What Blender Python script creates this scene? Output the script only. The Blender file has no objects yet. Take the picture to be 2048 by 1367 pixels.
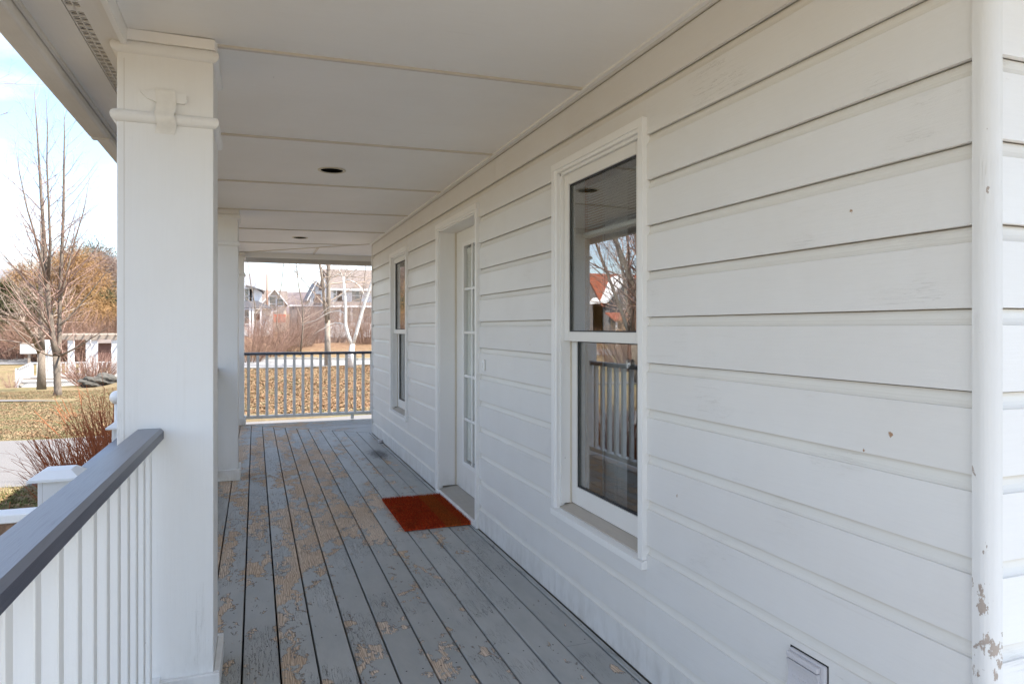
import bpy, bmesh, math, random
import numpy as np
from mathutils import Vector, Matrix

S = bpy.context.scene
R = math.radians
# ------------------------------------------------------------------ camera
FPX, U0, V0 = 1370.0, 510.0, 655.0
TH = math.atan((1024 - U0) / FPX)
cd = bpy.data.cameras.new('camera')
cam = bpy.data.objects.new('camera', cd)
S.collection.objects.link(cam)
cam.location = (0, 0, 1.33)
cam.rotation_euler = (R(90), 0, -TH)
cd.sensor_width = 36
cd.lens = FPX / 2048 * 36
cd.shift_y = -(683.5 - V0) / 2048
cd.clip_start = 0.02
cd.clip_end = 2000
S.camera = cam
# ------------------------------------------------------------------ light
SUN_EL, SUN_AZ = R(58), R(116)          # azimuth clockwise from +Y
SKY_STRENGTH, SUN_STRENGTH, EXPOSURE = 0.10, 3.7, 2.02
w = bpy.data.worlds.new('World'); S.world = w; w.use_nodes = True
nt = w.node_tree; nt.nodes.clear()
out = nt.nodes.new('ShaderNodeOutputWorld'); bg = nt.nodes.new('ShaderNodeBackground')
sky = nt.nodes.new('ShaderNodeTexSky'); sky.sky_type = 'NISHITA'; sky.sun_disc = False
sky.sun_elevation = SUN_EL; sky.sun_rotation = SUN_AZ
sky.air_density = 1.0; sky.dust_density = 0.4; sky.ozone_density = 2.6
tc = nt.nodes.new('ShaderNodeTexCoord')
mp = nt.nodes.new('ShaderNodeMapping'); mp.inputs['Scale'].default_value = (1.0, 1.0, 2.6)
mp.inputs['Location'].default_value = (0.35, 0.1, 0.2)
n1 = nt.nodes.new('ShaderNodeTexNoise'); n1.inputs['Scale'].default_value = 3.2
n1.inputs['Detail'].default_value = 9; n1.inputs['Roughness'].default_value = 0.55
cr = nt.nodes.new('ShaderNodeValToRGB')
cr.color_ramp.elements[0].position = 0.47; cr.color_ramp.elements[1].position = 0.66
cr.color_ramp.elements[0].color = (0.08, 0.08, 0.08, 1); cr.color_ramp.elements[1].color = (.95, .95, .95, 1)
mx = nt.nodes.new('ShaderNodeMixRGB')
mx.inputs[2].default_value = (4.0, 4.15, 4.5, 1)
nt.links.new(tc.outputs['Generated'], mp.inputs['Vector']); nt.links.new(mp.outputs[0], n1.inputs['Vector'])
nt.links.new(n1.outputs['Fac'], cr.inputs[0]); nt.links.new(cr.outputs[0], mx.inputs[0])
nt.links.new(sky.outputs[0], mx.inputs[1]); nt.links.new(mx.outputs[0], bg.inputs[0])
bg.inputs[1].default_value = SKY_STRENGTH
nt.links.new(bg.outputs[0], out.inputs[0])
sl = bpy.data.lights.new('sun', 'SUN'); sl.energy = SUN_STRENGTH; sl.angle = R(0.55); sl.color = (1.0, 0.95, 0.87)
so = bpy.data.objects.new('sun', sl); S.collection.objects.link(so)
to_sun = Vector((math.sin(SUN_AZ) * math.cos(SUN_EL), math.cos(SUN_AZ) * math.cos(SUN_EL), math.sin(SUN_EL)))
so.rotation_euler = to_sun.to_track_quat('Z', 'Y').to_euler(); so.location = (8, -8, 20)
S.view_settings.view_transform = 'Standard'; S.view_settings.look = 'None'
S.view_settings.gamma = 1.0; S.view_settings.exposure = EXPOSURE
S.view_settings.use_curve_mapping = False
S.render.engine = 'CYCLES'
cy = S.cycles
cy.max_bounces = 12; cy.diffuse_bounces = 7; cy.glossy_bounces = 4; cy.transparent_max_bounces = 16
cy.use_denoising = True; cy.caustics_reflective = False; cy.caustics_refractive = False
cy.sample_clamp_indirect = 6.0
rng = random.Random(7)

# ------------------------------------------------------------------ node helper
class NB:
    def __init__(s, name):
        s.m = bpy.data.materials.new(name); s.m.use_nodes = True
        s.t = s.m.node_tree; s.t.nodes.clear()
        s.out = s.t.nodes.new('ShaderNodeOutputMaterial')
        s.g = s.t.nodes.new('ShaderNodeNewGeometry')
        s.pos = s.g.outputs['Position']
        s._oi = None
    def n(s, k, **kw):
        x = s.t.nodes.new(k)
        for a, b in kw.items(): setattr(x, a, b)
        return x
    def put(s, sock, v):
        if v is None: return
        if isinstance(v, bpy.types.NodeSocket): s.t.links.new(v, sock)
        elif isinstance(v, (tuple, list)) and sock.type == 'RGBA' and len(v) == 3: sock.default_value = (*v, 1)
        else: sock.default_value = v
    def rnd(s):
        if s._oi is None: s._oi = s.n('ShaderNodeObjectInfo')
        return s._oi.outputs['Random']
    def math(s, op, a, b=0.0, c=None, clamp=False):
        x = s.n('ShaderNodeMath', operation=op); x.use_clamp = clamp
        s.put(x.inputs[0], a); s.put(x.inputs[1], b)
        if c is not None: s.put(x.inputs[2], c)
        return x.outputs[0]
    def mapv(s, scale=(1, 1, 1), loc=(0, 0, 0), src=None, rot=(0, 0, 0)):
        x = s.n('ShaderNodeMapping'); s.put(x.inputs['Vector'], src or s.pos)
        x.inputs['Scale'].default_value = scale; x.inputs['Location'].default_value = loc
        x.inputs['Rotation'].default_value = rot
        return x.outputs[0]
    def addv(s, a, b):
        x = s.n('ShaderNodeVectorMath', operation='ADD'); s.put(x.inputs[0], a); s.put(x.inputs[1], b); return x.outputs[0]
    def comb(s, x=0.0, y=0.0, z=0.0):
        c = s.n('ShaderNodeCombineXYZ'); s.put(c.inputs[0], x); s.put(c.inputs[1], y); s.put(c.inputs[2], z); return c.outputs[0]
    def sep(s, v=None):
        x = s.n('ShaderNodeSeparateXYZ'); s.put(x.inputs[0], v or s.pos); return x.outputs
    def noise(s, vec, scale=5, detail=4, rough=.5, dist=0.0):
        x = s.n('ShaderNodeTexNoise'); s.put(x.inputs['Vector'], vec)
        x.inputs['Scale'].default_value = scale; x.inputs['Detail'].default_value = detail
        x.inputs['Roughness'].default_value = rough; x.inputs['Distortion'].default_value = dist
        return x.outputs['Fac']
    def voro(s, vec, scale=5, feature='F1', rand=1.0):
        x = s.n('ShaderNodeTexVoronoi', feature=feature); s.put(x.inputs['Vector'], vec)
        x.inputs['Scale'].default_value = scale; x.inputs['Randomness'].default_value = rand
        return x
    def ramp(s, f, a, b, c0=(0, 0, 0), c1=(1, 1, 1), mid=None):
        x = s.n('ShaderNodeValToRGB'); s.put(x.inputs[0], f)
        e = x.color_ramp.elements
        e[0].position = a; e[1].position = b; e[0].color = (*c0, 1); e[1].color = (*c1, 1)
        if mid:
            m = e.new(mid[0]); m.color = (*mid[1], 1)
        return x.outputs[0]
    def rng(s, f, a, b, c=0.0, d=1.0):
        x = s.n('ShaderNodeMapRange'); s.put(x.inputs[0], f)
        for i, v in enumerate((a, b, c, d)): x.inputs[i + 1].default_value = v
        return x.outputs[0]
    def mix(s, f, a, b, mode='MIX'):
        x = s.n('ShaderNodeMixRGB', blend_type=mode); s.put(x.inputs[0], f); s.put(x.inputs[1], a); s.put(x.inputs[2], b)
        return x.outputs[0]
    def bump(s, h, strength=.5, dist=.002, nrm=None):
        x = s.n('ShaderNodeBump'); x.inputs['Strength'].default_value = strength; x.inputs['Distance'].default_value = dist
        s.put(x.inputs['Height'], h)
        if nrm is not None: s.put(x.inputs['Normal'], nrm)
        return x.outputs[0]
    def bsdf(s, col, rough=.5, nrm=None, spec=.5, metal=0.0, **kw):
        x = s.n('ShaderNodeBsdfPrincipled')
        s.put(x.inputs['Base Color'], col); s.put(x.inputs['Roughness'], rough)
        x.inputs['Specular IOR Level'].default_value = spec; x.inputs['Metallic'].default_value = metal
        if nrm is not None: s.put(x.inputs['Normal'], nrm)
        s.t.links.new(x.outputs[0], s.out.inputs[0]); return x
    def done(s): return s.m

def paint(name, col, rough=.45, dirt=.10, grain=(2, 2, 40), knots=True, dirtcol=(.45, .38, .28), chips=0.0, seed=0, rimdirt=False, gdir=None):
    """painted wood: faint streaks, small dents, specks, knot rings under the paint"""
    b = NB(name)
    off = b.comb(b.math('MULTIPLY', b.rnd(), 37.0), b.math('MULTIPLY', b.rnd(), 53.0), seed * 3.1)
    p = b.addv(b.pos, off)
    g1 = b.noise(b.mapv(gdir or grain, src=p), 6, 5, .6)
    big = b.noise(b.mapv((.8, .8, .8), src=p), 2.2, 5, .6)
    fine = b.noise(p, 240, 2, .5)
    c = b.mix(b.rng(big, .35, .75, 0, dirt), col, dirtcol)
    c = b.mix(b.math('MULTIPLY', b.rng(g1, .45, .8), dirt * .8), c, tuple(v * .72 for v in col))
    gz = b.sep()[2]
    gm = b.math('MULTIPLY', b.rng(gz, .22, .0, 0, 1), b.rng(b.noise(b.mapv((1, 1, .4), src=p), 14, 5, .65), .42, .66))
    c = b.mix(b.math('MULTIPLY', gm, .35), c, (.34, .31, .26))
    if rimdirt:      # the moulded top of every board has yellowed
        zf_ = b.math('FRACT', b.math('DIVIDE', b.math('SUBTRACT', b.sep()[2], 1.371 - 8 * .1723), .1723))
        zf_ = b.math('ADD', zf_, b.math('MULTIPLY', b.math('SUBTRACT', b.noise(p, 6, 3), .5), .02))
        c = b.mix(b.rng(zf_, .785, .80, 0, .55), c, (.74, .71, .64))
        for cy_, cz_, cr2 in ((1.185, 1.082, .0050), (1.26, 1.033, .0022), (2.05, .74, .003), (1.3, 1.62, .003)):
            s3 = b.sep(); dy = b.math('SUBTRACT', s3[1], cy_); dz_ = b.math('MULTIPLY', b.math('SUBTRACT', s3[2], cz_), .75)
            dd = b.math('ADD', b.math('SQRT', b.math('ADD', b.math('MULTIPLY', dy, dy), b.math('MULTIPLY', dz_, dz_))), b.math('MULTIPLY', b.math('SUBTRACT', b.noise(p, 150, 3, .7), .5), .016))
            c = b.mix(b.math('LESS_THAN', dd, cr2), c, (.36, .22, .13))
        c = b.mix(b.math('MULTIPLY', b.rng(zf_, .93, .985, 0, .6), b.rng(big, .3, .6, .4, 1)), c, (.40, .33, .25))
    # sparse specks
    v = b.voro(p, 7.5)
    r2 = b.voro(p, 7.5)
    sp = b.math('LESS_THAN', b.math('ADD', v.outputs['Distance'], b.math('MULTIPLY', b.noise(p, 90, 2), .03)), .034)
    hit = b.math('GREATER_THAN', b.sep(v.outputs['Color'])[0], .74)
    sp = b.math('MULTIPLY', sp, hit)
    c = b.mix(b.math('MULTIPLY', sp, .75), c, (.20, .16, .12))
    st = b.noise(b.mapv(tuple(x * .25 for x in (gdir or grain)), src=b.addv(p, (2, 7, 4))), 4, 6, .7)
    c = b.mix(b.rng(st, .64, .80, 0, dirt * 2.0), c, (.40, .34, .27))
    h = b.math('ADD', b.math('MULTIPLY', g1, .55), b.math('MULTIPLY', fine, .25))
    h = b.math('SUBTRACT', h, b.math('MULTIPLY', sp, 1.5))
    if knots:
        kv = b.voro(b.mapv((1, 1, 1), src=p), 2.3)
        kd = b.math('ADD', kv.outputs['Distance'], b.math('MULTIPLY', b.noise(p, 40, 3), .05))
        ring = b.math('PINGPONG', b.math('MULTIPLY', kd, 60), 1.0)
        near = b.math('MULTIPLY', b.rng(kd, .10, .05, 0, 1), b.math('GREATER_THAN', b.sep(kv.outputs['Color'])[1], .6))
        h = b.math('ADD', h, b.math('MULTIPLY', b.math('MULTIPLY', ring, near), .9))
        # hairline cracks in the paint, short, along the board
        cn = b.noise(b.mapv(tuple(x * .45 for x in (gdir or grain)), src=p), 5, 3, .6, 1.5)
        line = b.rng(b.math('ABSOLUTE', b.math('SUBTRACT', cn, .5)), .0, .009, 1, 0)
        lm = b.math('MULTIPLY', line, b.rng(b.noise(b.addv(p, (3, 9, 1)), 3.3, 2), .60, .66))
        h = b.math('SUBTRACT', h, b.math('MULTIPLY', lm, .7))
        c = b.mix(b.math('MULTIPLY', lm, .2), c, (.30, .26, .21))
        kr = b.math('MULTIPLY', b.math('GREATER_THAN', ring, .80), near)
        c = b.mix(b.math('MULTIPLY', kr, .22), c, (.42, .37, .31))
    if chips > 0:
        cn = b.noise(b.mapv((1, 1, .45), src=p), 34, 6, .65)
        reg = b.noise(b.mapv((1, 1, .6), src=p), 7, 3, .5)
        z = b.sep()[2]
        low = b.rng(z, 1.25, 0.75, 0, .15)
        thr = b.math('SUBTRACT', b.math('SUBTRACT', .86 - chips, low), b.math('MULTIPLY', b.rng(reg, .45, .7), .17))
        m = b.math('GREATER_THAN', cn, thr)
        c = b.mix(m, c, b.mix(b.noise(p, 60, 3), (.30, .25, .22), (.5, .42, .36)))
        h = b.math('SUBTRACT', h, b.math('MULTIPLY', m, 3.0))
    n = b.bump(h, .55, .0019)
    b.bsdf(c, b.rng(big, .3, .7, rough - .06, rough + .1), n, .4)
    return b.done()

M = {}
M['siding'] = paint('siding_paint', (.75, .74, .725), .42, .10, gdir=(30, 1.2, 30), seed=1, rimdirt=True)
M['siding_return'] = paint('siding_paint_return', (.78, .775, .77), .42, .10, gdir=(1.2, 30, 30), seed=2, rimdirt=True)
M['trim'] = paint('trim_paint', (.86, .855, .84), .38, .08, gdir=(25, 25, 1.0), seed=3, knots=False)
M['column'] = paint('column_paint', (.83, .825, .815), .45, .08, gdir=(25, 25, .9), seed=4)
M['corner'] = paint('corner_paint', (.74, .735, .725), .45, .10, gdir=(25, 25, .9), seed=5, chips=.07)
M['ceiling'] = paint('ceiling_paint', (.875, .86, .835), .5, .08, gdir=(1.0, 14, 14), seed=6, knots=False)
M['soffit'] = paint('soffit_paint', (.78, .76, .73), .5, .14, gdir=(20, .9, 20), seed=7, knots=False)
M['fascia'] = paint('fascia_paint', (.72, .685, .63), .5, .30, gdir=(20, .9, 20), seed=8)
M['baluster'] = paint('baluster_paint', (.83, .825, .81), .45, .10, gdir=(25, 25, 1), seed=9, knots=False)
M['door'] = paint('door_paint', (.80, .785, .755), .35, .06, gdir=(4, 4, 4), seed=10, knots=False)
M['batten'] = paint('batten_paint', (.66, .61, .53), .45, .2, seed=17, knots=False)
M['beige'] = paint('jamb_vinyl', (.66, .60, .50), .4, .15, seed=11, knots=False)
M['sillwood'] = paint('sill_wood', (.50, .46, .41), .6, .35, gdir=(10, 1.2, 10), seed=12, knots=False)
M['doorsill'] = paint('door_sill_wood', (.42, .40, .37), .6, .5, gdir=(10, 1.0, 10), seed=13, knots=False)
M['plastic'] = paint('cover_plastic', (.60, .59, .62), .45, .25, seed=14, knots=False)

def flat(name, col, rough=.6, metal=0.0, var=.12, scale=8.0, spec=.4, bump=0.0):
    b = NB(name)
    n = b.noise(b.pos, scale, 5, .6)
    c = b.mix(b.rng(n, .3, .7), tuple(v * (1 - var) for v in col), tuple(min(1, v * (1 + var)) for v in col))
    nr = b.bump(n, .6, bump) if bump else None
    b.bsdf(c, rough, nr, spec, metal); return b.done()
M['dark'] = flat('dark_recess', (.012, .011, .010), .8)
M['rubber'] = flat('glazing_gasket', (.03, .03, .032), .5)
M['lightring'] = flat('light_trim_ring', (.62, .56, .42), .35)
M['baffle'] = flat('black_baffle', (.010, .010, .010), .9, spec=.05)
M['blind'] = flat('blind_vinyl', (.85, .85, .80), .5, var=.05)
M['tape'] = flat('clear_tape', (.80, .78, .74), .18, var=.06, scale=30)
M['oak'] = flat('interior_oak', (.50, .25, .09), .45, var=.2, scale=18)
M['roomwall'] = flat('room_wall', (.38, .33, .26), .8)
M['roomfloor'] = flat('room_floor', (.10, .055, .03), .35)
M['curtain'] = flat('curtain_cloth', (.7, .69, .66), .9)
M['underdeck'] = flat('underdeck_shade', (.03, .026, .022), .9)  # near-black tone standing in for the shade below the boards
M['shingle'] = flat('roof_shingle', (.10, .10, .105), .9, var=.3, scale=14)

# deck paint, worn to bare wood along the walking line
def deck_mat(name, along='y'):
    b = NB(name)
    rx = b.math('MULTIPLY', b.rnd(), 23.0)
    off = b.comb(b.math('MULTIPLY', rx, .012), b.math('MULTIPLY', b.rnd(), .9), 0)
    p = b.addv(b.pos, off)
    X, Y, Z = b.sep()
    st = (1.15, .26, 1) if along == 'y' else (.26, 1.15, 1)
    lo = b.noise(b.mapv(tuple(v * 1.0 for v in st), src=p), 3.6, 2, .5, .3)
    hi = b.noise(b.mapv(tuple(v for v in ((1, .55, 1) if along == 'y' else (.55, 1, 1))), src=p), 34, 5, .62, .8)
    mid = b.noise(b.mapv((1, .6, 1) if along == 'y' else (.6, 1, 1), src=p), 10, 4, .6, .4)
    f = b.math('ADD', b.math('ADD', b.math('MULTIPLY', lo, .46), b.math('MULTIPLY', mid, .42)), b.math('MULTIPLY', hi, .26))
    # wear line: centre of the walk, stronger away from the camera
    cx = b.math('ABSOLUTE', b.math('SUBTRACT', X, .36))
    wear = b.rng(cx, .22, 1.25, 1, 0)
    far = b.math('MULTIPLY', b.rng(Y, 2.2, 4.4, 0, 1), b.rng(Y, 7.2, 9.0, 1.0, .75))
    wv = b.math('MULTIPLY', wear, b.math('MULTIPLY_ADD', far, .36, .62))
    wv = b.math('ADD', wv, b.rng(X, -.02, -.2, 0, .42))
    thr = b.math('MULTIPLY_ADD', wv, -.150, .712)
    m = b.rng(b.math('SUBTRACT', f, thr), -.004, .004, 0, 1)
    edge = b.rng(b.math('ABSOLUTE', b.math('SUBTRACT', f, thr)), 0, .018, 1, 0)
    # wood grain with curved rings
    gs = (46, 1.6, 1) if along == 'y' else (1.6, 46, 1)
    wv1 = b.n('ShaderNodeTexWave', wave_type='BANDS', bands_direction='X' if along == 'y' else 'Y')
    dst = b.addv(b.mapv((1, .12, 1) if along == 'y' else (.12, 1, 1), src=p), (0, 0, 0))
    b.put(wv1.inputs['Vector'], dst); wv1.inputs['Scale'].default_value = 34
    wv1.inputs['Distortion'].default_value = 13; wv1.inputs['Detail'].default_value = 2.5
    wv1.inputs['Detail Scale'].default_value = 1.3
    gr = b.math('MULTIPLY_ADD', wv1.outputs['Fac'], .75, b.math('MULTIPLY', b.noise(b.mapv(gs, src=p), 6, 3), .35))
    tone = b.noise(b.mapv((1, .3, 1), src=p), 4, 2)
    wood = b.mix(b.rng(tone, .4, .65), (.72, .585, .46), (.58, .42, .28))
    wood = b.mix(b.rng(gr, .15, .9, .7, 0), wood, (.34, .235, .16))
    pn = b.noise(b.mapv((3, 1, 1) if along == 'y' else (1, 3, 1), src=p), 3, 5, .6)
    br = b.math('MULTIPLY_ADD', b.rnd(), .16, .92)
    pc = b.mix(b.rng(pn, .3, .7), (.345, .35, .338), (.42, .418, .40))
    pc = b.mix(1.0, pc, b.comb(br, br, br), 'MULTIPLY')
    # scuffs / pale wear on paint
    sc = b.noise(b.mapv((1, .5, 1) if along == 'y' else (.5, 1, 1), src=p), 60, 4, .7)
    pc = b.mix(b.rng(sc, .62, .75, 0, .25), pc, (.34, .33, .31))
    # cracks running with the grain
    cn = b.noise(b.mapv((22, 1.7, 1) if along == 'y' else (1.7, 22, 1), src=p), 3, 4, .7, .6)
    reg = b.noise(b.addv(p, (5, 5, 5)), 2.1, 3)
    ck = b.math('MULTIPLY', b.rng(b.math('ABSOLUTE', b.math('SUBTRACT', cn, .5)), 0, .010, 1, 0), b.rng(reg, .50, .58, 0, 1))
    pc = b.mix(b.math('MULTIPLY', ck, .9), pc, (.05, .045, .04))
    # lifted edges: dark line
    col = b.mix(m, pc, wood)
    dk = b.math('MULTIPLY', b.rng(b.math('ABSOLUTE', b.math('SUBTRACT', f, b.math('SUBTRACT', thr, .007))), 0, .010, 1, 0),
                b.rng(b.noise(p, 14, 2), .40, .52, 0, .95))
    col = b.mix(dk, col, (.07, .055, .045))
    # dark stain by the wall
    sx = b.math('SUBTRACT', X, 1.22); sy = b.math('MULTIPLY', b.math('SUBTRACT', Y, 7.25), .35)
    sd = b.math('SQRT', b.math('ADD', b.math('MULTIPLY', sx, sx), b.math('MULTIPLY', sy, sy)))
    sd = b.math('ADD', sd, b.math('MULTIPLY', b.math('SUBTRACT', hi, .5), .18))
    col = b.mix(b.rng(sd, .12, .05, 0, .85), col, (.035, .028, .024))
    h = b.math('MULTIPLY_ADD', m, -1.0, b.math('MULTIPLY', edge, .25))
    h = b.math('ADD', h, b.math('MULTIPLY', b.math('MULTIPLY', gr, m), .5))
    h = b.math('SUBTRACT', h, b.math('MULTIPLY', ck, .8))
    h = b.math('ADD', h, b.math('MULTIPLY', sc, .2))
    n = b.bump(h, 1.0, .0026)
    b.bsdf(col, b.math('MULTIPLY_ADD', m, .28, .50), n, .35)
    return b.done()
M['deck'] = deck_mat('deck_paint', 'y')
M['deckx'] = deck_mat('deck_paint_cross', 'x')

def rail_mat():
    b = NB('rail_blue_paint')
    p = b.addv(b.pos, b.comb(b.math('MULTIPLY', b.rnd(), 9.0), 0, 0))
    g = b.noise(b.mapv((40, 1.5, 40), src=p), 4, 5, .65)
    n2 = b.noise(b.mapv((1, .5, 1), src=p), 14, 5, .65)
    n3 = b.noise(p, 3, 3)
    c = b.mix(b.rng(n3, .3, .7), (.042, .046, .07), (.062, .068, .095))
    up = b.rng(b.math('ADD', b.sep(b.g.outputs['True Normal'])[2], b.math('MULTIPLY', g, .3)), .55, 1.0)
    c = b.mix(b.math('MULTIPLY', up, .75), c, (.24, .26, .31))  # skylit rail top put into the colour: upward faces lighter than the sides
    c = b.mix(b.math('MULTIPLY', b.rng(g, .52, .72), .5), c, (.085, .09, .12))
    c = b.mix(b.rng(n2, .70, .73, 0, .7), c, (.30, .28, .24))
    nr = b.bump(b.math('SUBTRACT', g, b.rng(n2, .70, .73, 0, 1)), .6, .0012)
    b.bsdf(c, .36, nr, .5); return b.done()
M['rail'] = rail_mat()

def glass_mat(name='window_glass', f0=.07, tint=(.86, .88, .88)):
    b = NB(name)
    x = b.n('ShaderNodeVectorMath', operation='DOT_PRODUCT')
    b.put(x.inputs[0], b.g.outputs['Incoming']); b.put(x.inputs[1], b.g.outputs['Normal'])
    c = b.math('ABSOLUTE', x.outputs['Value'])
    fr = b.math('MULTIPLY_ADD', b.math('POWER', b.math('SUBTRACT', 1.0, c), 5.0), 1 - f0, f0)
    t = b.n('ShaderNodeBsdfTransparent'); t.inputs[0].default_value = (*tint, 1)
    g = b.n('ShaderNodeBsdfGlossy'); g.inputs['Roughness'].default_value = 0.0; g.inputs['Color'].default_value = (1, 1, 1, 1)
    m = b.n('ShaderNodeMixShader'); b.put(m.inputs[0], fr); b.t.links.new(t.outputs[0], m.inputs[1]); b.t.links.new(g.outputs[0], m.inputs[2])
    b.t.links.new(m.outputs[0], b.out.inputs[0]); return b.done()
M['glass'] = glass_mat(f0=.20)
M['doorglass'] = glass_mat('door_glass', .05, (.95, .96, .95))
M['clear'] = glass_mat('clear_plastic', .35, (.7, .72, .72))
M['farglass'] = flat('far_window_glass', (.11, .10, .10), .08, spec=.9)

def mat_coir():
    b = NB('coir_pile')
    X, Y, Z = b.sep()
    n = b.noise(b.pos, 75, 5, .8); n2 = b.noise(b.pos, 11, 4, .7)
    c = b.mix(b.rng(n, .38, .64), (.13, .012, .006), (.78, .085, .022))
    c = b.mix(b.rng(n2, .46, .66, 0, .5), c, (.16, .03, .012))
    c = b.mix(b.math('MULTIPLY', b.rng(b.noise(b.pos, 130, 2), .58, .66), .5), c, (.62, .26, .06))
    # ochre band near the wall side
    bx = b.math('ADD', X, b.math('MULTIPLY', b.math('SUBTRACT', n2, .5), .03))
    band = b.math('MULTIPLY', b.math('GREATER_THAN', bx, 1.185), b.math('LESS_THAN', bx, 1.30))
    band2 = b.math('GREATER_THAN', bx, 1.30)
    c = b.mix(b.math('MULTIPLY', band, b.rng(n, .35, .75, .1, .5)), c, (.30, .19, .03))
    c = b.mix(b.math('MULTIPLY', band2, b.rng(n, .45, .7, .0, .4)), c, (.33, .17, .035))
    b.bsdf(c, .9, None, .1); return b.done()
M['coir'] = mat_coir()

def bark(name, c0, c1, scale=6, vstr=.25):
    b = NB(name)
    n = b.noise(b.mapv((1, 1, vstr)), scale * 4, 5, .7); n2 = b.noise(b.pos, 1.3, 3)
    c = b.mix(b.rng(n, .3, .7), c0, c1); c = b.mix(b.rng(n2, .35, .7, 0, .35), c, c1)
    b.bsdf(c, .85, b.bump(n, .8, .01), .2); return b.done()
M['bark'] = bark('maple_bark', (.10, .08, .062), (.24, .195, .155))
M['bark2'] = bark('grey_bark', (.17, .14, .115), (.34, .29, .24))
M['twig'] = bark('maple_twig', (.20, .12, .10), (.38, .26, .21), 10)
M['paletwig'] = bark('pale_twig', (.24, .18, .14), (.42, .34, .28), 10)
M['brush'] = bark('brush_twig', (.17, .10, .08), (.36, .23, .18), 3)
M['brush2'] = bark('brush_twig_dark', (.12, .075, .05), (.28, .17, .12), 3)
M['dogwood'] = bark('dogwood_stem', (.17, .04, .016), (.50, .17, .07), 6)
M['larch'] = bark('larch_twig', (.20, .12, .055), (.40, .235, .10), 3)
M['needle'] = bark('evergreen_needle', (.035, .04, .018), (.09, .085, .035), 3)
M['thicket'] = bark('thicket_twig', (.17, .12, .10), (.34, .26, .22), 3)
def birch():
    b = NB('birch_bark')
    n = b.noise(b.mapv((1.2, 1.2, 7)), 5, 4, .6); n2 = b.noise(b.pos, 3, 3)
    c = b.mix(b.rng(n, .60, .66), (.74, .71, .66), (.10, .075, .06))
    c = b.mix(b.rng(n2, .5, .75, 0, .3), c, (.5, .42, .34))
    b.bsdf(c, .7, b.bump(n, .5, .01), .2); return b.done()
M['birch'] = birch()

def ground_mat():
    b = NB('lawn_ground')
    X, Y, Z = b.sep()
    n1 = b.noise(b.pos, .35, 5, .6); n2 = b.noise(b.pos, 3.5, 6, .7); n3 = b.noise(b.mapv((1, 1, 1)), 26, 5, .75)
    straw = b.mix(b.rng(n2, .35, .68), (.15, .11, .06), (.29, .225, .13))
    c = b.mix(b.rng(n1, .50, .62, 0, .55), straw, (.15, .155, .06))
    c = b.mix(b.rng(n3, .32, .48, .75, 0), c, (.10, .07, .04))
    c = b.mix(b.rng(b.noise(b.addv(b.pos, (9, 2, 0)), .9, 4, .6), .63, .70, 0, .75), c, (.075, .05, .03))
    # bed right beside the porch: mulch
    md = b.math('MULTIPLY', b.rng(Y, 9.6, 8.4, 0, 1), b.rng(X, -5.0, -3.5, 0, 1))
    mm = b.math('MULTIPLY', md, b.rng(n2, .42, .55, 0, .9))
    c = b.mix(mm, c, (.085, .05, .03))
    # far bank: rust leaf litter
    fb = b.math('MULTIPLY', b.rng(Y, 37, 42, 0, 1), b.rng(b.math('ADD', X, b.math('MULTIPLY', Y, .1)), -2, 2, 0, 1))
    c = b.mix(b.math('MULTIPLY', fb, .8), c, b.mix(n2, (.12, .065, .04), (.24, .14, .09)))
    b.bsdf(c, .95, b.bump(b.math('ADD', n2, n3), .9, .05), .1); return b.done()
M['ground'] = ground_mat()
def asphalt(name, c0, c1):
    b = NB(name)
    n = b.noise(b.pos, 120, 3, .8); n2 = b.noise(b.pos, .8, 4)
    c = b.mix(b.rng(n, .3, .7), c0, c1); c = b.mix(b.rng(n2, .4, .7, 0, .25), c, c0)
    b.bsdf(c, .9, b.bump(n, .6, .004), .2); return b.done()
M['asphalt'] = asphalt('worn_asphalt', (.12, .112, .110), (.21, .20, .195))
M['road'] = asphalt('pale_road', (.20, .19, .185), (.29, .28, .27))
M['concrete'] = asphalt('kerb_concrete', (.30, .285, .26), (.40, .385, .36))
def leafm(name, cs):
    b = NB(name)
    v = b.voro(b.pos, 3.0).outputs['Color']; n = b.noise(b.pos, 9, 3, .8)
    r = b.sep(v)[0]
    c = b.mix(b.rng(n, .35, .65), cs[0], cs[1]); c = b.mix(b.rng(r, .6, .8), c, cs[2])
    b.bsdf(c, .75, None, .25); return b.done()
M['leaf'] = leafm('dry_leaf', ((.12, .06, .03), (.34, .215, .12), (.24, .17, .10)))
M['grass'] = leafm('dry_grass', ((.16, .12, .065), (.33, .26, .155), (.20, .185, .09)))
M['greengrass'] = leafm('green_grass', ((.13, .15, .05), (.22, .23, .08), (.28, .24, .12)))
M['rock'] = flat('boulder_stone', (.075, .07, .06), .9, var=.45, scale=3, bump=.03)
M['weathered'] = flat('weathered_timber', (.36, .30, .25), .85, var=.2, scale=6)
M['barewood'] = flat('bare_brown_wood', (.26, .16, .10), .8, var=.5, scale=24)
M['hwhite'] = flat('house_white', (.76, .76, .76), .7, var=.05, scale=1)
M['hcream'] = flat('house_cream', (.66, .58, .48), .7, var=.05, scale=1)
M['hgrey'] = flat('house_grey_shingle', (.16, .15, .15), .8, var=.25, scale=3)
M['rgrey'] = flat('roof_slate_grey', (.19, .19, .205), .9, var=.2, scale=2)
M['rtan'] = flat('roof_tan', (.155, .125, .11), .9, var=.2, scale=2)
M['rred'] = flat('roof_red', (.27, .075, .04), .9, var=.2, scale=2)
M['hbrown'] = flat('porch_brown', (.22, .12, .08), .8)
M['orange'] = flat('orange_cloth', (.65, .13, .05), .8)
M['redpanel'] = flat('red_siding', (.15, .075, .06), .8)
M['hillm'] = flat('wooded_hill', (.13, .10, .10), .95, var=.35, scale=.12)

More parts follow.
